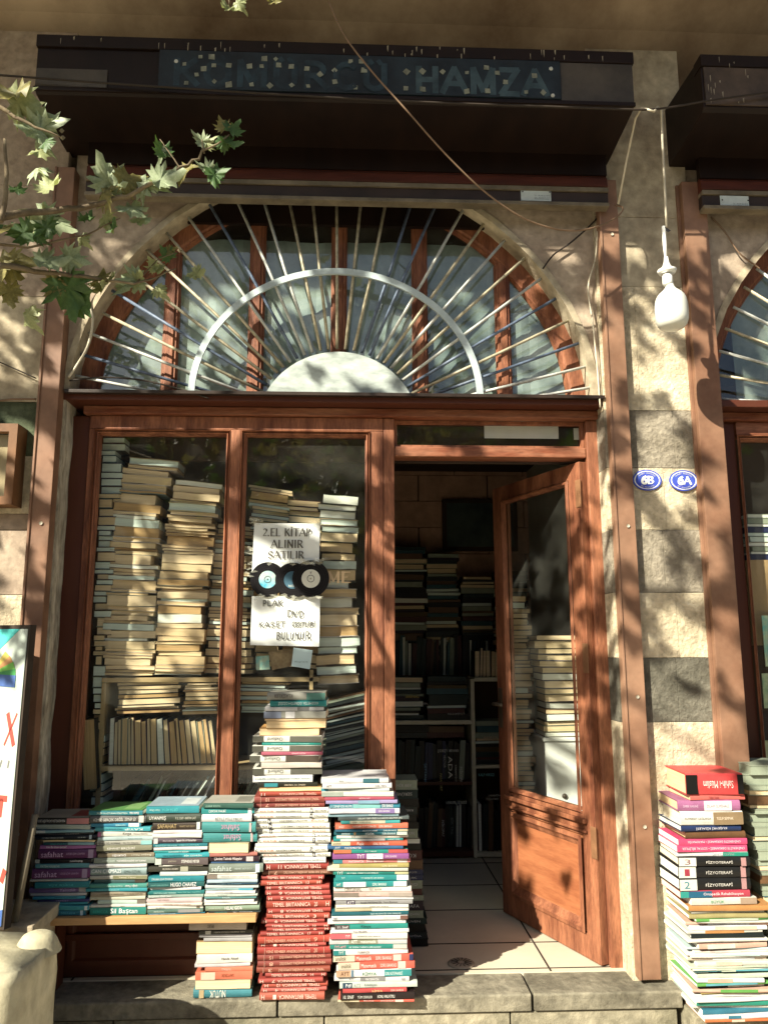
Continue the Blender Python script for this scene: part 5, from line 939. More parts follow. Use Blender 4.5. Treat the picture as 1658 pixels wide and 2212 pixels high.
for (t_, px_, py_, w_, h_, c_, r_, f_) in [('ŞEYTANIN', 918, 1672, 43, 7, '90b8d0', 1, 0), ('ADA', 972, 1658, 46, 9, 'e8e8e0', 1, 0), ('PSİKOPAT', 996, 1677, 38, 7, 'f0f0ea', 1, 0), ('KARANTİNA', 985, 1672, 36, 5, 'e0e0d8', 1, 0), ('PASAPORT', 952, 1690, 36, 5, 'c8c080', 1, 0), ('VECTOR', 960, 1645, 26, 5, 'c8c8c0', 1, 0), ('ERKEK LİSESİ', 967, 1623, 44, 7, 'e8e8e0', 0, 1), ('ERKEK LİSESİ', 985, 1733, 44, 7, 'e8e8e0', 0, 0),
    ('PSİKOPAT', 957, 1790, 34, 6, 'e8e8e0', 1, 0), ('BİR YAZ', 977, 1785, 34, 6, 'a0a8a0', 1, 0), ('KARANTİNA', 1068, 1718, 28, 5, 'f0f0e8', 0, 0), ('KARANTİNA', 1062, 1727, 26, 5, 'e0e0d8', 0, 1), ('KALP HIRSIZI', 1050, 1674, 34, 6, '80c8d0', 0, 0), ('KAYIP GÜL', 1060, 1593, 30, 5, 'e8c0a0', 0, 0), ('SERENAD', 890, 1505, 30, 5, 'e0c860', 0, 0), ('MASUMİYET', 985, 1542, 36, 5, 'd8d8d0', 0, 0), ('SOKAK KEDİSİ', 905, 1520, 36, 4, 'd8d8d0', 0, 0)]:
    q = aty(px_, py_, 1.655); kx = (aty(px_+1, py_, 1.655)-q).length
    text(t_, 'SPo', q.x, 1.652, q.z, w_*kx, h_*kx, hexc(c_, .95), bool(f_), name='spine_lettering', rot=-math.pi/2 if r_ else None)
SPo = SP.build('background_books', SPM); tag(SPo, 'all further books on the shelves, on the floor and in piles cut by the edges', 'books', kind='stuff')
# ============================================================ signs taped on the glass
def quad(name, px, Y, mt, label, cat, thick=.0012, curl=.0016, parent=None):
    P = [aty(a, b, Y) for a, b in px]; m = MB(); n = 6; vs = []
    for j in range(n+1):
        for i in range(n+1):
            u, v = i/n, j/n; p = (P[0]*(1-u)+P[1]*u)*(1-v)+(P[3]*(1-u)+P[2]*u)*v
            vs.append(p+Vector((0, -curl*noise.noise(p*9)*1.0, 0)))
    m.add(vs, [(j*(n+1)+i, j*(n+1)+i+1, (j+1)*(n+1)+i+1, (j+1)*(n+1)+i) for j in range(n) for i in range(n)], 0, True)
    return m
Yp = .024
a, b = aty(549, 1130, Yp), aty(690, 1215, Yp)
s1 = empty('paper_sign', ((a.x+b.x)/2, Yp, b.z-.1), 'taped white sheet reading 2.EL KİTAP ALINIR SATILIR on the window glass', 'sign')
quad('', [(549, 1130), (691, 1131), (688, 1250), (543, 1245)], Yp, paper, '', '').build('sheet', paper, s1)
m = MB()
def stroke_at(m, s, px0, px1, py0, py1, Y, th, serif, jit=0, slant=0):
    p, q = aty(px0, py0, Y), aty(px1, py1, Y); strokes(m, s, (p.x+q.x)/2, (p.z+q.z)/2, q.x-p.x, p.z-q.z, Y, th, serif, jit, 0, slant)
stroke_at(m, '2.EL KİTAP', 568, 671, 1142, 1158, Yp-.0050, .0066, True); stroke_at(m, 'ALINIR', 585, 654, 1167, 1183, Yp-.0050, .0066, True); stroke_at(m, 'SATILIR', 579, 656, 1191, 1206, Yp-.0050, .0066, True)
m.build('lettering', mat('grey_print', (.10, .095, .08), .7, .1, 20, 0), s1)
a, b = aty(541, 1290, Yp), aty(691, 1396, Yp)
s2 = empty('paper_sign', ((a.x+b.x)/2, Yp, b.z), 'taped white sheet handwritten PLAK DVD KASET ÇEŞİTLERİ BULUNUR below the records', 'sign')
quad('', [(544, 1288), (691, 1290), (689, 1397), (540, 1394)], Yp, paper, '', '').build('sheet', paper, s2)
m = MB()
for s, q in (('PLAK', (568, 609, 1297, 1309)), ('DVD', (620, 655, 1319, 1333)), ('KASET', (559, 616, 1343, 1355)), ('ÇEŞİTLERİ', (631, 680, 1344, 1353)), ('BULUNUR', (597, 668, 1366, 1381))):
    stroke_at(m, s, *q, Yp-.0050, .0044, False, .25)
m.build('handwriting', mat('pencil_line', (.10, .10, .09), .7, .1, 20, 0), s2)
# records
vin = mat('vinyl', (.012, .011, .012), .22, .1, 10, .0); 
def disc(name, cxp, cyp, rp, Y, labelc, lab, txt=None, ring=None):
    c = aty(cxp, cyp, Y); r = (aty(cxp+rp, cyp, Y).x-c.x); root = empty(name, (c.x, Y, c.z), lab, 'record', 'records taped to the window')
    def dm(r0, r1, y0, y1, mt, nm):
        m = MB(); n = 40; vs = []
        for (rr, y) in ((r0, y0), (r1, y0), (r1, y1), (r0, y1)):
            for k in range(n): vs.append((rr*math.cos(2*math.pi*k/n), y, rr*math.sin(2*math.pi*k/n)))
        m.add(vs, [(a*n+k, a*n+(k+1) % n, ((a+1) % 4)*n+(k+1) % n, ((a+1) % 4)*n+k) for a in range(4) for k in range(n)]); m.build(nm, mt, root, local=True)
    dm(.003, r, -.001, .001, vin, 'disc'); dm(.0035, r*.5, -.0022, -.0012, labelc, 'centre_label')
    for rr in (.62, .74, .86, .95): dm(r*rr, r*rr+.0006, -.0014, -.0011, mat('groove', (.04, .04, .045), .15, .1, 10, 0), 'groove_ring')
    if ring: dm(r*.17, r*.2, -.003, -.0024, ring, 'label_ring')
    if txt: text(txt[0], root, txt[1]*r, -.0035, txt[2]*r, txt[3]*r, txt[4]*r, txt[5], name='label_text', rot=txt[6] if len(txt) > 6 else None)
disc('vinyl_record', 578, 1252, 38, .016, mat('teal_label', (.02, .25, .36), .5, .5, 8, 0, c2=(.5, .52, .42)), 'black record with teal and cream label, left of the three', ('Türk', -.15, .32, .35, .14, (.7, .75, .7)), ring=ink)
disc('vinyl_record', 632, 1253, 38, .010, mat('blue_label', (.05, .12, .17), .5, .3, 20, 0, fleck=(.3, .42, .45), fleckamt=.04), 'black record with dark blue label, middle of the three', ('NON', .0, -.34, .45, .13, (.6, .65, .6)))
disc('vinyl_record', 671, 1250, 40, .003, mat('white_label', (.62, .62, .54), .5, .1, 8, 0), 'black record with white label, right of the three', ('♛', 0, .33, .12, .12, (.1, .1, .1)), ring=ink)
# crumpled transparent tape round the records
tp = bpy.data.materials.new('crumpled_tape'); tp.use_nodes = True; N = tp.node_tree.nodes; L = tp.node_tree.links; pb = N['Principled BSDF']; pb.inputs['Base Color'].default_value = (.75, .75, .62, 1); pb.inputs['Roughness'].default_value = .12; pb.inputs['Specular IOR Level'].default_value = .8
tr = N.new('ShaderNodeBsdfTransparent'); mx = N.new('ShaderNodeMixShader'); mx.inputs[0].default_value = .22; L.new(tr.outputs[0], mx.inputs[1]); L.new(pb.outputs[0], mx.inputs[2]); L.new(mx.outputs[0], N['Material Output'].inputs[0])
r2 = random.Random(8)
def tape(cxp, cyp, wp, hp, lab, n=22, Y=-.004):
    m = MB()
    for k in range(n):
        c = aty(cxp+r2.uniform(-wp, wp), cyp+r2.uniform(-hp, hp), Y); c.y += r2.uniform(-.012, .006); q = []
        for j in range(4):
            a = j*math.pi/2+r2.uniform(-.5, .5); rr = r2.uniform(.006, .017); q.append((c.x+rr*math.cos(a)*1.4, c.y+r2.uniform(-.008, .008), c.z+rr*math.sin(a)*.6))
        m.add(q, [(0, 1, 2), (0, 2, 3)])
    tag(m.build('tape_strip', tp), lab, 'tape')
tape(625, 1213, 75, 6, 'crumpled clear tape along the top of the three records', 40); tape(625, 1291, 75, 5, 'crumpled clear tape along the bottom of the three records', 34)
tape(555, 1130, 14, 8, 'crumpled clear tape on the upper left corner of the printed sheet', 10, .015); tape(684, 1132, 14, 8, 'crumpled clear tape on the upper right corner of the printed sheet', 10, .015); tape(545, 1215, 10, 35, 'crumpled clear tape left of the records', 16, .012)
# ME letters, cards
o = empty('window_lettering', (aty(735, 1258, .029).x, .029, aty(735, 1258, .029).z), 'cream letters ME stuck on the right window pane', 'lettering')
m = MB(); stroke_at(m, 'ME', 708, 755, 1236, 1258, .029, .011, True); m.build('letters', mat('cream_vinyl_letter', (.62, .46, .28), .6, .05, 10, 0), o)
a, b = aty(634, 1400, Yp), aty(672, 1445, Yp)
o = empty('note_card', (a.x, Yp, b.z), 'small tilted pale blue note card below the handwritten sheet', 'card'); quad('', [(634, 1399), (675, 1405), (669, 1446), (629, 1439)], Yp, paper, '', '').build('card', mat('pale_blue_card', (.52, .66, .66), .7, .06, 5, .02), o)
text('fiyat', o, .035, -.006, .03, .06, .008, (.2, .3, .3))
o = empty('cassette_cover', (aty(605, 1425, .05).x, .05, aty(605, 1440, .05).z), 'brown cover with dense text behind the glass beside the pale card', 'cover'); quad('', [(580, 1408), (632, 1400), (634, 1438), (588, 1448)], .06, paper, '', '').build('print', mat('brown_print', (.16, .10, .05), .6, .5, 40, 0, c2=(.3, .22, .12)), o)
o = empty('picture_postcard', (aty(570, 1432, .07).x, .07, aty(570, 1450, .07).z), 'small teal postcard with a flower behind the glass', 'postcard'); quad('', [(552, 1418), (580, 1416), (583, 1446), (553, 1448)], .07, paper, '', '').build('print', mat('teal_print', (.12, .42, .42), .6, .4, 30, 0, c2=(.5, .55, .4)), o)
# ============================================================ house number plates
blue = mat('enamel_blue', (.035, .045, .33), .25, .35, 14, .03, c2=(.06, .11, .42), fleck=(.5, .5, .55), fleckamt=-.01)
enw = mat('enamel_white', (.75, .76, .72), .3, .08, 20, 0)
def numplate(px, py, s, lab):
    c = aty(px, py, -.13); root = empty('house_number', (c.x, -.127, c.z), lab, 'number plate'); RX, RZ = aty(px+31, py, -.13).x-c.x, c.z-aty(px, py+22.5, -.13).z
    def ell(k, y0, y1, mt, nm, k0=0):
        m = MB(); n = 48; vs = []
        if k0 == 0:
            m.prism([(RX*k*math.cos(2*math.pi*i/n), RZ*k*math.sin(2*math.pi*i/n)) for i in range(n)], y0, y1, 'y'); m.build(nm, mt, root, local=True); return
        for kk in (k0, k):
            for i in range(n): vs.append((RX*kk*math.cos(2*math.pi*i/n), y0, RZ*(kk-.02 if kk == k else kk)*math.sin(2*math.pi*i/n)))
        m.add(vs, [(i, (i+1) % n, n+(i+1) % n, n+i) for i in range(n)]); m.build(nm, mt, root, local=True)
    ell(1, -.004, .0, blue, 'plate'); ell(.90, -.0045, 0, enw, 'white_ring', .82)
    m = MB(); strokes(m, '6', -RX*.22, 0, RX*.36, RZ*.68, -.005, .0105, False); 
    if s == 'B': strokes(m, 'B', RX*.23, 0, RX*.38, RZ*.68, -.005, .010, True)
    else: strokes(m, 'A', RX*.25, 0, RX*.46, RZ*.68, -.005, .0095, True)
    m.build('number', enw, root, local=True)
    for txt_, rz_, a0_, a1_ in (('ŞAHİNBEY BELEDİYESİ', .66, 148, 32), ('BEY MAHALLESİ', -.66, 228, 312)):
        n = len(txt_)
        for i, chh in enumerate(txt_):
            if chh == ' ': continue
            a = R_(a0_+(a1_-a0_)*(i+.5)/n); x, z = RX*.68*math.cos(a), RZ*.68*math.sin(a); tan = (math.atan2(RZ*math.cos(a), -RX*math.sin(a)) + (math.pi if rz_ > 0 else 0))
            text(chh, root, x, -.005, z, .0036, .0062, (.6, .6, .58), rot=tan, name='small_letter')
numplate(1397, 1037, 'B', 'blue oval enamel plate numbered 6B, left of the pair'); numplate(1476, 1038, 'A', 'blue oval enamel plate numbered 6A, right of the pair')
# ============================================================ bulb and cables
Yc = -.53
def cable(name, pts, r, mt, label, seg=6, sub=6):
    P = [Vector(p) for p in pts]; out = []
    for i in range(len(P)-1):
        p0, p1, p2, p3 = P[max(i-1, 0)], P[i], P[i+1], P[min(i+2, len(P)-1)]
        for k in range(sub):
            t = k/sub; out.append(.5*((2*p1)+(-p0+p2)*t+(2*p0-5*p1+4*p2-p3)*t*t+(-p0+3*p1-3*p2+p3)*t**3))
    out.append(P[-1]); m = MB(); m.tube(out, r, seg); o = m.build(name, mt); return tag(o, label, 'cable')
def pc(L, Y): return [aty(a, b, Y if not isinstance(Y, (list, tuple)) else Y[i]) for i, (a, b) in enumerate(L)]
cable('support_cable', pc([(-20, 160), (250, 180), (600, 203), (900, 219), (1200, 230), (1375, 236), (1440, 232), (1540, 215), (1680, 196)], -.53), .0048, cable_k, 'dark cable running along the foot of the shutter housings')
cable('thin_cable', pc([(705, -10), (740, 70), (800, 150), (880, 240), (960, 330), (1040, 408), (1120, 465), (1190, 492), (1250, 497), (1300, 485), (1335, 465), (1345, 448), (1330, 443)], [-.62, -.62, -.60, -.58, -.55, -.5, -.45, -.4, -.36, -.33, -.3, -.26, -.22]), .004, cable_m, 'thin brown cable sagging diagonally across the shutter and arch')
cable('wall_cable', pc([(1290, 470), (1265, 495), (1230, 525), (1195, 550), (1172, 580)], -.125), .004, cable_k, 'short black cable over the stone right of the arch')
cable('wall_cable', pc([(1535, 468), (1565, 500), (1595, 545), (1630, 572), (1640, 580)], -.125), .004, cable_m, 'short brown cable over the stone of the neighbouring arch')
cable('wall_cable', pc([(1290, 500), (1285, 560), (1270, 620), (1280, 700), (1290, 800), (1296, 880)], -.13), .004, cable_w, 'cream cable hanging down the right side of the arch')
cable('wall_cable', pc([(-10, 778), (40, 800), (78, 817)], -.14), .003, cable_k, 'thin dark wire over the left stone pier')
cable('wall_cable', pc([(-10, 866), (30, 862), (78, 862)], -.14), .005, cable_m, 'brown conduit across the top of the mossy block')
cable('loose_cable', pc([(215, 600), (190, 640), (200, 690), (190, 745), (165, 790), (148, 815)], -.12), .006, cable_w, 'pale loose cable hanging at the left end of the arch')
cable('loose_cable', pc([(150, 822), (220, 815), (300, 820), (380, 838), (450, 860)], -.12), .004, cable_k, 'dark loose cable lying across the foot of the grille')
# bulb with its cord looped over the support cable
Yb2 = -.47; bb = empty('hanging_bulb', aty(1440, 520, Yb2), 'white bulb in a pale socket hanging on a cream cord before the pier', 'light bulb')
m = MB(); P = pc([(1335, 440), (1352, 350), (1372, 255), (1385, 233), (1400, 236), (1412, 240), (1420, 230), (1428, 236), (1430, 300), (1434, 380), (1437, 440), (1439, 490)], [-.25, -.3, -.42, -.5, -.535, -.535, -.52, -.48, -.47, -.47, -.47, -.47])
m.tube(P, .0052, 7); m.build('cord', cable_w, bb)
c = aty(1440, 520, Yb2); k = (aty(1441, 600, Yb2).x-aty(1440, 600, Yb2).x)
def zb2(py): return aty(1443, py, Yb2).z
def lat(name, prof, px, mt, seg=28):
    m = MB(); q = aty(px, 600, Yb2); m.lathe([(r*k, zb2(py)) for r, py in prof], (q.x, Yb2, 0), seg); return m.build(name, mt, bb)
lat('hook', [(.5, 488), (4, 489), (4, 530), (3, 555), (.5, 556)], 1440, enw); lat('socket', [(.5, 554), (4, 555), (6, 568), (10, 578), (20, 584), (17, 590), (7, 592), (10, 594), (11, 612), (8, 616), (.5, 617)], 1441, enw)
m = mat('frosted_bulb', (.62, .64, .58), .25, .05, 3, 0); 
lat('bulb', [(8, 614), (9, 619), (12, 624), (17, 629), (23, 634), (28, 640), (31.5, 648), (33.2, 658), (33.8, 670), (33.8, 682), (32.8, 692), (30, 700), (25.5, 706), (19, 709.5), (10, 711.5), (.5, 712)], 1445, m)
p = aty(1440, 497, Yb2); mm = MB(); mm.add([(p.x-.012, Yb2-.01, p.z+.012), (p.x+.014, Yb2-.008, p.z-.006), (p.x+.004, Yb2, p.z-.008), (p.x-.014, Yb2, p.z+.004)], [(0, 1, 2, 3)]); mm.build('tag', ink, bb)
# ============================================================ left edge: display case, board, trough
a, b = aty(-60, 922, -.16), aty(38, 1095, -.16)
dc = empty('display_case', (a.x, -.16, b.z), 'small wall-mounted wooden display case with glass on the left pier', 'display case')
m = MB(); m.frame(a.x-.3, b.x, b.z, a.z, [(0, -.12), (0, -.22), (.035, -.22), (.04, -.2)]); m.build('case_frame', mat('brown_case_wood', (.16, .075, .03), .5, .3, 4, .1), dc)
MB().box(a.x-.26, b.x-.035, -.165, -.16, b.z+.035, a.z-.035).build('backing', mat('tan_backing', (.42, .33, .2), .8, .2, 3, .02), dc); MB().add([(a.x-.26, -.2, b.z+.035), (b.x-.035, -.2, b.z+.035), (b.x-.035, -.2, a.z-.035), (a.x-.26, -.2, a.z-.035)], [(0, 1, 2, 3)]).build('glass', g_main, dc)
# leaning sign board
bt = aty(66, 1350, -.40); bbm = aty(8, 2010, -.56); d_ = Vector((-.92, .38, 0)).normalized(); wB = .75
bd = empty('sign_board', (bbm.x, bbm.y, bbm.z), 'tall white advertising board with a colour fan leaning at the left edge', 'sign')
ex = bt; bo = bbm
def bq(u, v, o=0): 
    p = bo*(1-v)+ex*v + d_*(u*wB); nrm = (d_.cross(Vector((0, 0, 1)))); nrm = nrm if nrm.y < 0 else -nrm; return p+nrm.normalized()*o
def bpoly(P, o0, o1, nm, mt, parent=bd):
    m = MB(); n = len(P); vs = [bq(u, v, o0) for u, v in P]+[bq(u, v, o1) for u, v in P]
    m.add(vs, [tuple(range(n)), tuple(range(n, 2*n))[::-1]]+[(i, (i+1) % n, n+(i+1) % n, n+i) for i in range(n)]); return m.build(nm, mt, parent)
bw = mat('white_board_face', (.36, .42, .37), .4, .06, 3, .02)
bpoly([(0, 0), (1, 0), (1, 1), (0, 1)], -.03, .0, 'frame', joint_m); bpoly([(.012, .01), (.99, .01), (.99, .985), (.012, .985)], .001, .004, 'face', bw)
for i, (c, ang_) in enumerate([((.36, .28, .06), 52), ((.33, .17, .06), 38), ((.12, .34, .05), 24), ((.03, .2, .05), 10), ((.04, .09, .26), -2)]):
    a_ = R_(180-ang_); u0, v0 = .22, .80; L0, w0 = .12, .022; du, dv = -math.cos(a_)*-1, math.sin(a_)
    def q(l, s_): return (u0-(-du*-1)*0 - (math.cos(R_(ang_))*l+math.sin(R_(ang_))*s_)/wB*1.0, v0+(math.sin(R_(ang_))*l-math.cos(R_(ang_))*s_)/1.05)
    bpoly([q(.03, -w0), q(L0, -w0), q(L0, w0), q(.03, w0)], .0045, .005+.0004*i, 'colour_swatch', mat('swatch_%d' % i, c, .5, .05, 5, 0))
red_i = (.32, .05, .035)
def bstroke(P, w, mt, nm='letter_stroke'):
    for (p, q) in zip(P, P[1:]):
        d = Vector((q[0]-p[0], q[1]-p[1])); d.normalize(); n = Vector((-d.y, d.x))*w
        bpoly([(p[0]-n.x, p[1]-n.y), (q[0]-n.x, q[1]-n.y), (q[0]+n.x, q[1]+n.y), (p[0]+n.x, p[1]+n.y)], .0045, .0055, nm, mt)
rd = mat('red_vinyl', red_i, .5, .05, 5, 0); gyv = mat('grey_vinyl', (.15, .15, .14), .5, .05, 5, 0)
bstroke([(.095, .575), (.03, .685)], .004, rd); bstroke([(.09, .685), (.035, .575)], .010, rd)
bstroke([(.12, .525), (.11, .50), (.10, .525)], .004, gyv); bstroke([(.055, .525), (.06, .50)], .004, gyv); bstroke([(.16, .525), (.14, .525), (.14, .50), (.16, .50), (.16, .525)], .004, gyv)
bstroke([(.11, .40), (.045, .40)], .010, rd); bstroke([(.078, .40), (.082, .34)], .012, rd)
bstroke([(.02, .18), (.035, .14)], .012, rd); bpoly([(.012, .011), (.2, .011), (.2, .03), (.012, .06)], .0045, .0055, 'blue_corner', mat('swatch_4', (.03, .1, .4)))
bpoly([(.2, .90), (.06, .985), (.3, .985)], .0045, .0055, 'teal_corner', mat('teal_corner', (.05, .4, .38), .5, .05, 5, 0))
# dark timber post behind board and ledge below
ld = empty('timber_prop', (-1.3, -.42, .3), 'weathered timber batten propped behind the white board', 'timber'); m = MB()
p0, p1 = aty(76, 1760, -.42), aty(30, 2000, -.46); m.prism([(p0.x-.012, 0), (p0.x+.012, 0), (p0.x+.012, .03), (p0.x-.012, .03)], 0, 1, 'z') if False else m.tube([p1, p0], [.014, .012], 5)
m.build('batten', mat('dim_batten', (.2, .17, .12), .9, .3, 6, .3), ld)
q0, q1 = aty(-40, 2003, -.5), aty(70, 2012, -.5); tag(MB().box(q0.x-.3, q1.x, -.5, -.2, q1.z-.03, q0.z).box(q0.x-.3, q1.x-.02, -.48, -.22, -.02, q1.z-.031).build('shelf_on_shade_block', plaster, bevel=.006), 'flat stone shelf under the leaning white board, on an added shading block', 'stone shelf')  # lower box is an added block, there to shade the step slab
# rounded stone trough
tc_ = aty(-10, 2140, -.72); m = MB(); n, mh = 40, 16; vs = []
TX, TYy = .155, .2; zt0 = aty(60, 2052, -.72).z; zbm = -.02
for j in range(mh+1):
    v = j/mh; z = zbm+(zt0-zbm)*v; sc = 1+.05*math.sin(v*2.4)-(.22*max(0, v-.78)/.22)**2*1.4-.10*(1-v)
    for i in range(n):
        a = 2*math.pi*i/n; ca, sa = math.cos(a), math.sin(a); se = .45
        x = TX*sc*math.copysign(abs(ca)**se, ca); y = TYy*sc*math.copysign(abs(sa)**se, sa); nn = noise.noise((x*6+3, y*6, z*6))*.018+noise.noise((x*16+3, y*16, z*16))*.006
        vs.append((tc_.x+x*(1+nn*3), -.75+y*(1+nn*3), z+nn))
vs.append((tc_.x, -.75, zt0+.012)); c_ = len(vs)-1
m.add(vs, [(j*n+i, j*n+(i+1) % n, (j+1)*n+(i+1) % n, (j+1)*n+i) for j in range(mh) for i in range(n)]+[(mh*n+i, mh*n+(i+1) % n, c_) for i in range(n)], 0, True)
tr_o = empty('stone_block', (tc_.x, -.75, 0), 'large rounded weathered stone block at the lower left corner', 'stone block'); m.build('block', mat('pale_weathered_stone', (.50, .47, .34), .95, .25, 3, .5, c2=(.36, .33, .22), fine=14), tr_o)
m = MB(); kp = aty(72, 2026, -.72); m.lathe([(.0, .0), (.03, -.002), (.048, -.010), (.06, -.028), (.075, -.06)], (kp.x, -.68, kp.z+.004), 24); m.build('knob', mat('pale_weathered_stone', (.42, .38, .25)), tr_o)
# ============================================================ plane tree
lgm = []
def leafmat(name, c, c2, tr):
    m = mat(name, c, .5, .25, 12, .1, c2=c2, spec=.4); p = m.node_tree.nodes['Principled BSDF']; N, L = m.node_tree.nodes, m.node_tree.links
    t = N.new('ShaderNodeBsdfTranslucent'); t.inputs[0].default_value = (*tr, 1); mx = N.new('ShaderNodeMixShader'); mx.inputs[0].default_value = .3
    L.new(p.outputs[0], mx.inputs[1]); L.new(t.outputs[0], mx.inputs[2]); L.new(mx.outputs[0], N['Material Output'].inputs[0]); return m
lf = [leafmat('leaf_pale', (.36, .38, .2), (.25, .29, .13), (.35, .4, .12)), leafmat('leaf_green', (.09, .16, .05), (.045, .10, .035), (.12, .22, .03)), leafmat('leaf_yellow', (.26, .23, .08), (.14, .13, .05), (.3, .28, .06)), leafmat('leaf_silvery', (.40, .46, .3), (.28, .35, .2), (.25, .32, .12))]
bark = mat('plane_bark', (.20, .16, .10), .9, .4, 8, .6, c2=(.09, .065, .04))
OUT = [(0, 0), (.10, .05), (.30, -.10), (.26, .04), (.50, .06), (.36, .16), (.62, .30), (.40, .32), (.55, .52), (.36, .50), (.30, .46), (.24, .62), (.28, .72), (.14, .74), (.12, .86), (0, 1.08)]
OUT = OUT+[(-x, y) for x, y in OUT[-2:0:-1]]
def leafverts(sz, cup, tw, seed):
    r2 = random.Random(seed); vs = [(0, .32*sz, 0)]
    for (x, y) in OUT:
        k = 1+r2.uniform(-.12, .12); X, Y = x*k*sz, (y*k)*sz; r = math.hypot(X, Y-.32*sz)/sz
        vs.append((X, Y, cup*r*r*sz + tw*X*(Y-.3*sz)/sz + r2.uniform(-.06, .06)*sz - .10*sz*abs(math.sin(math.atan2(X, Y-.2*sz)*3))))
    n = len(OUT); return vs, [(0, 1+i, 1+(i+1) % n) for i in range(n)]
LM = []
for i in range(7):
    vs, fs = leafverts(1, [.1, -.5, .6, -.2, .9, .3, -.8][i], [.2, .6, -.5, .9, -.8, 0, .4][i], i); 
    me = bpy.data.meshes.new('leaf'); me.from_pydata(vs, [], fs); me.materials.append(lf[0]); [setattr(q_, 'use_smooth', True) for q_ in me.polygons]; LM.append(me)
LMM = {}
def leafmesh(i, mi):
    if (i, mi) not in LMM:
        me = LM[i].copy(); me.materials.clear(); me.materials.append(lf[mi]); LMM[(i, mi)] = me
    return LMM[(i, mi)]
tree = empty('plane_tree', (-4.1, -1.9, 0), 'plane tree whose leafy branches reach in from the upper left', 'tree')
m = MB(); m.tube([(-4.1, -1.9, -.05), (-4.08, -1.95, 1.5), (-4.0, -2.0, 3.0), (-3.8, -2.1, 4.6)], [.24, .19, .17, .13], 14); m.build('trunk', bark, tree)
r2 = random.Random(77)
def branch(pts, r0, r1):
    P = [Vector(p) for p in pts]; m = MB(); out = []
    for i in range(len(P)-1):
        for k in range(4): out.append(P[i].lerp(P[i+1], k/4)+Vector((r2.uniform(-1, 1), r2.uniform(-1, 1), r2.uniform(-1, 1)))*r0*.35)
    out.append(P[-1]); n = len(out); m.tube(out, [r0+(r1-r0)*i/(n-1) for i in range(n)], 6); return m.build('branch', bark, tree)
Yt = -.95
B1 = pc([(-90, 560), (0, 470), (90, 455), (200, 442), (300, 412), (390, 365), (440, 330), (495, 290)], [-1.3, -1.1, -1.0, -.95, -.95, -.95, -.95, -.95]); branch([(-3.0, -2.0, 3.3)]+B1, .018, .0025)
B2 = pc([(-90, 640), (0, 570), (100, 590), (200, 600), (290, 615), (380, 580)], [-1.2, -1.0, -.9, -.85, -.8, -.75]); branch([(-3.0, -2.0, 3.0)]+B2, .015, .0025)
B3 = pc([(-60, 180), (0, 235), (60, 268), (130, 295)], -1.15); branch([(-3.0, -2.0, 4.0)]+B3, .014, .0025)
B4 = pc([(-40, 520), (60, 535), (190, 505), (260, 470)], [-1.0, -.95, -.9, -.9]); branch(B4, .006, .002)
B5 = pc([(200, 443), (250, 330)], Yt); B6 = pc([(390, 365), (370, 335), (345, 300)], Yt); B7 = pc([(440, 330), (436, 300)], Yt); branch(B6, .003, .0015); branch(B7, .003, .0015)
B8 = pc([(290, 615), (340, 560), (380, 545)], -.78); branch(B8, .003, .0015)
branch(pc([(0, 480), (15, 400), (10, 300)], -1.2), .01, .005); branch([(-3.2, -2.3, 4.3), (-1.6, -1.6, 4.7), (-.9, -1.35, 4.75)], .02, .006)
branch(pc([(485, -60), (492, -20), (495, 8)], -1.35), .003, .002)
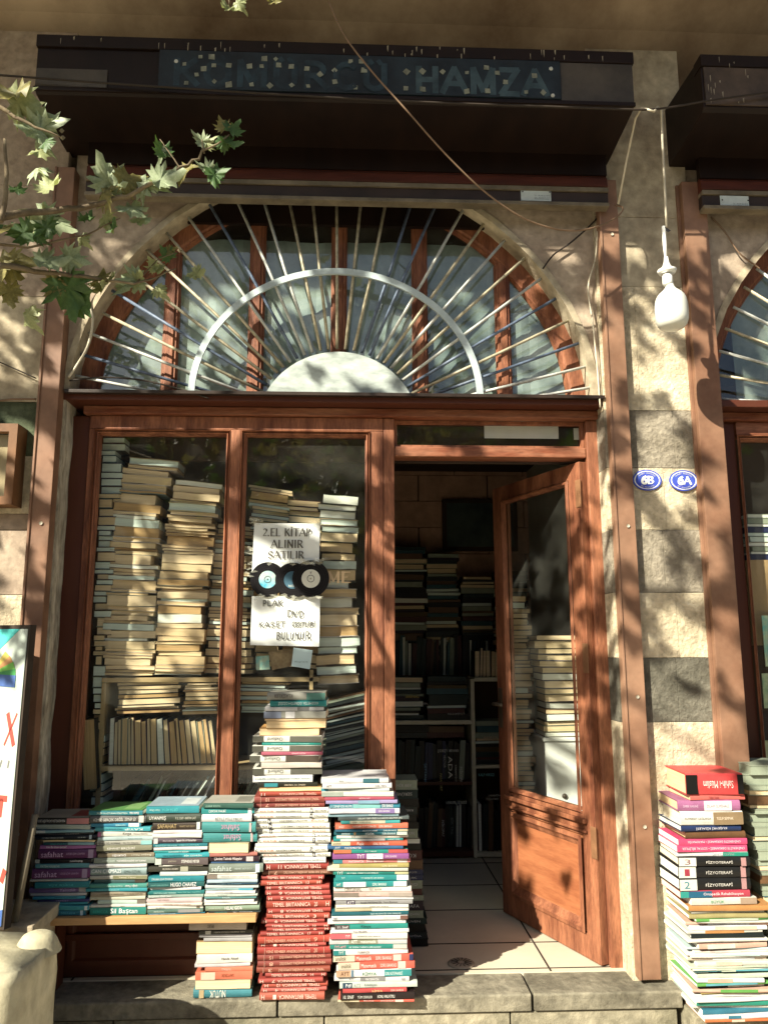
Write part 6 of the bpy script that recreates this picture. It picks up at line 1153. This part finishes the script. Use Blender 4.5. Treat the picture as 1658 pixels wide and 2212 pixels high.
#  leaves seen in the picture: (px, py, size px, direction deg, material, shape, Y)
LV = [(55, 225, 95, -20, 0, 1, -1.15), (25, 200, 80, 150, 2, 2, -1.15), (95, 268, 105, 10, 3, 1, -1.12), (70, 282, 80, 200, 3, 4, -1.12), (225, 372, 85, 115, 3, 0, -.95), (255, 400, 65, -10, 3, 5, -.95), (285, 385, 70, 30, 2, 3, -.95), (215, 425, 70, 195, 2, 1, -.95), (330, 395, 80, -10, 3, 1, -.95), (360, 388, 75, 5, 3, 4, -.95), (390, 370, 65, 190, 2, 3, -.95),
 (345, 318, 48, 130, 1, 2, -.95), (350, 325, 42, 250, 3, 6, -.95), (430, 300, 38, 150, 3, 4, -.95), (450, 303, 34, 40, 0, 6, -.95), (480, 268, 36, 110, 2, 2, -.95), (506, 272, 48, 60, 1, 0, -.95), (498, 312, 46, -25, 1, 4, -.95), (475, 308, 38, 200, 1, 6, -.95), (470, 372, 52, 10, 1, 3, -.95), (462, 385, 50, -90, 1, 5, -.95), (440, 362, 40, 170, 3, 4, -.95),
 (290, 455, 72, -60, 3, 0, -.93), (310, 478, 52, -50, 3, 5, -.9), (75, 360, 60, 130, 3, 6, -1.0), (105, 400, 64, 120, 0, 4, -1.0), (38, 405, 40, 80, 1, 0, -1.05), (52, 395, 30, 30, 1, 3, -1.05), (120, 480, 95, -20, 3, 0, -.9), (80, 470, 70, 160, 0, 3, -.92), (105, 500, 60, -60, 1, 2, -.95), (40, 500, 70, 170, 1, 4, -1.0), (85, 498, 55, 60, 1, 6, -.95), (10, 455, 60, 60, 2, 0, -1.05), (0, 500, 60, -80, 2, 5, -1.05),
 (40, 565, 95, 10, 2, 1, -.92), (0, 575, 80, 170, 2, 3, -.95), (110, 570, 75, -10, 3, 4, -.9), (160, 560, 70, -15, 3, 3, -.88), (130, 595, 60, 200, 2, 6, -.92), (150, 640, 110, -75, 1, 0, -.85), (180, 665, 80, -40, 1, 5, -.82), (115, 620, 55, 230, 2, 2, -.85), (230, 620, 70, -50, 0, 4, -.8), (205, 600, 60, 150, 2, 3, -.82), (225, 655, 65, -70, 0, 6, -.8),
 (280, 605, 66, 200, 3, 0, -.78), (262, 625, 52, -110, 3, 5, -.78), (300, 600, 40, 30, 0, 4, -.78), (357, 545, 40, 140, 1, 2, -.77), (370, 538, 30, 20, 2, 0, -.77), (400, 585, 44, -10, 3, 3, -.75), (430, 592, 44, -20, 0, 4, -.75), (350, 630, 40, -40, 0, 6, -.77), (330, 570, 36, 100, 0, 2, -.77), (345, 585, 34, -60, 0, 4, -.77), (20, 640, 60, -80, 2, 4, -.9), (50, 660, 70, -85, 2, 3, -.9), (60, 690, 60, -70, 0, 6, -.9),
 (230, 480, 50, -60, 0, 3, -.9), (245, 490, 36, 30, 1, 4, -.9), (190, 470, 40, 70, 1, 2, -.9), (180, 520, 36, -60, 0, 6, -.9), (10, 330, 46, -100, 1, 4, -1.2), (88, 330, 50, -60, 0, 3, -1.15), (95, 310, 40, -80, 1, 1, -1.15), (495, 22, 46, -90, 0, 4, -1.35), (520, 10, 34, -50, 0, 6, -1.35), (590, 6, 34, -100, 2, 4, -1.35), (485, 8, 30, -100, 0, 2, -1.35)]
for li, (px, py, sz, dg, mi, si, Y) in enumerate(LV):
    if li > 24 and li % 6 == 3: continue
    sz *= .97; p = aty(px, py, Y); k = (aty(px+1, py, Y)-p).length; me = leafmesh(si, mi)
    o = bpy.data.objects.new('leaf', me); col.objects.link(o); o.parent = tree; s = sz*k
    tiltx = R_(90+r2.uniform(-35, 20)) ; E = Matrix.Rotation(R_(r2.uniform(-35, 35)), 4, 'Z') @ Matrix.Rotation(tiltx, 4, 'X') @ Matrix.Rotation(R_(dg-90), 4, 'Z')
    base = p - (E.to_3x3() @ Vector((0, .5*s, 0)))
    o.matrix_basis = Matrix.Translation(base-Vector((-4.1, -1.9, 0))) @ E @ Matrix.Diagonal((s*.95, s, s, 1))
m = MB()   # two seed balls
for (px, py) in ((133, 282), (135, 297), (388, 540-40+40)):
    c = aty(px, py, -1.12); r = .008; n = len(m.v)
    for i in range(4): m.add([c+Vector((r*math.cos(a)*math.sin(b), r*math.sin(a)*math.sin(b), r*math.cos(b)))*(1+.2*((i+j) % 2)) for j, (a, b) in enumerate([(0, .1), (0, 1.5), (1.5, 1.5), (3.1, 1.5), (4.7, 1.5), (0, 3)])], [(0, 1, 2), (0, 2, 3), (0, 3, 4), (0, 4, 1), (5, 2, 1), (5, 3, 2), (5, 4, 3), (5, 1, 4)])
m.build('seed_ball', mat('seed_brown', (.3, .26, .17)), tree)
# canopy: foliage between the sun and the facade
def density(x, z):
    """how leafy the canopy is along the sun ray that ends at facade point (x, z)"""
    if z > 3.6: return 0
    d = .0
    if z > 3.1: d = .62 if x < .3 else .55
    elif z > 2.52: d = .52 if x < .25 else .3 if x < .7 else .2
    elif z > 1.9: d = .62 if x < -.1 else .5 if x < .7 else .4
    elif z > 1.3: d = .42 if x < -.3 else .36 if x < .3 else .52
    elif z > .85: d = .12 if x < .7 else .5
    if x > 1.15 and z > 2.9: d = .6
    if 1.16 < x < 1.75 and z < 2.9: d *= .35
    if x < -1.0 and z < 2.75: d = .35 if z > 1.9 else .3
    if 1.25 < x < 1.5 and 2.3 < z < 2.9: d *= .25
    return d
BULB = aty(1445, 650, -.47)
fm = MB(); r2 = random.Random(2024); cnt = 0; cents = []
tries = 0
while tries < 1600:
    tries += 1
    x, z = r2.uniform(-2.2, 2.2), r2.uniform(.8, 3.7)
    if r2.random() > density(x, z)*.42: continue
    t = r2.uniform(2.6, 5.2) if x > -.6 else r2.uniform(1.8, 4.5)
    c = Vector((x, -.1, z))+SUN*t; cents.append(c)
    for q in range(r2.randint(2, 6)):
        p = c+Vector((r2.gauss(0, 1), r2.gauss(0, 1), r2.gauss(0, 1)))*.10; a, b, k = proj(p)
        if k > .1 and -330 < a < 1960 and -330 < b < 2500: continue
        if (p-BULB).cross(SUN).length < .17: continue
        tt_ = (-.95-p.y)/SUN.y; h_ = p+SUN*tt_
        if -1.7 < h_.x < -.2 and 2.5 < h_.z < 3.7 and r2.random() < .7: continue
        s = r2.uniform(.07, .135); vs, fs = leafverts(s, r2.uniform(-.6, .6), r2.uniform(-.6, .6), r2.randrange(999))
        n = (SUN+Vector((r2.gauss(0, .6), r2.gauss(0, .6), r2.gauss(0, .6)))).normalized(); E = n.to_track_quat('Z', 'Y').to_matrix() @ Matrix.Rotation(r2.uniform(0, 6.28), 3, 'Z')
        fm.add([p+E @ Vector(v) for v in vs], fs, r2.choice([0, 1, 1, 2])); cnt += 1
fo = fm.build('foliage', [lf[0], lf[1], lf[2]], tree); fo['kind'] = 'stuff'
# limbs through the foliage
for tgt in [(-4.4, -3.4, 5.2), (-3.0, -3.4, 5.0), (-2.4, -4.0, 4.8), (-3.6, -4.8, 5.6), (-2.0, -3.0, 4.6)]:
    branch([(-3.8, -2.1, 4.6), Vector((-3.8, -2.1, 4.6)).lerp(Vector(tgt), .5)+Vector((0, 0, .2)), tgt], .05, .012)
print('canopy leaves', cnt, 'books', NB[0])
# ============================================================ opposite side of the street (seen only in reflections, and it shades the sky)
op = empty('opposite_building', (0, -13, 0), 'ochre stone building across the street reflected in the glass', 'building')
m = MB(); m.box(-16, 14, -15, -13, -.1, 6.5); m.build('wall', mat('opposite_stone', (.30, .23, .15), .9, .2, .6, .2), op)
m = MB()
for x in range(-14, 13, 3):
    for z in (1.0, 4.0): m.box(x, x+1.1, -13.05, -12.99, z, z+1.7)
m.build('window', mat('opposite_window', (.04, .04, .04), .2), op)
t2 = empty('plane_tree', (1.2, -9.5, 0), 'street tree on the far side of the street reflected in the shop glass', 'tree')
m = MB(); m.tube([(1.2, -9.5, -.05), (1.25, -9.5, 2), (1.1, -9.4, 4.2)], [.2, .16, .1], 12); m.build('trunk', bark, t2)
r2 = random.Random(99); m = MB()
for i in range(900):
    a, b = r2.uniform(0, 6.28), r2.gauss(0, 1); p = Vector((.8+2.6*r2.gauss(0, .6), -9+1.2*r2.gauss(0, .6), 4.4+1.1*r2.gauss(0, .7))); sz = r2.uniform(.15, .3); vs, fs = leafverts(sz, .3, .3, i)
    E = Matrix.Rotation(r2.uniform(0, 6.28), 3, 'Z') @ Matrix.Rotation(r2.uniform(0, 3.1), 3, 'X'); m.add([p+E @ Vector(v) for v in vs], fs, r2.choice([0, 1]))
fo2 = m.build('foliage', [lf[1], lf[2]], t2); fo2['kind'] = 'stuff'
flush_text()
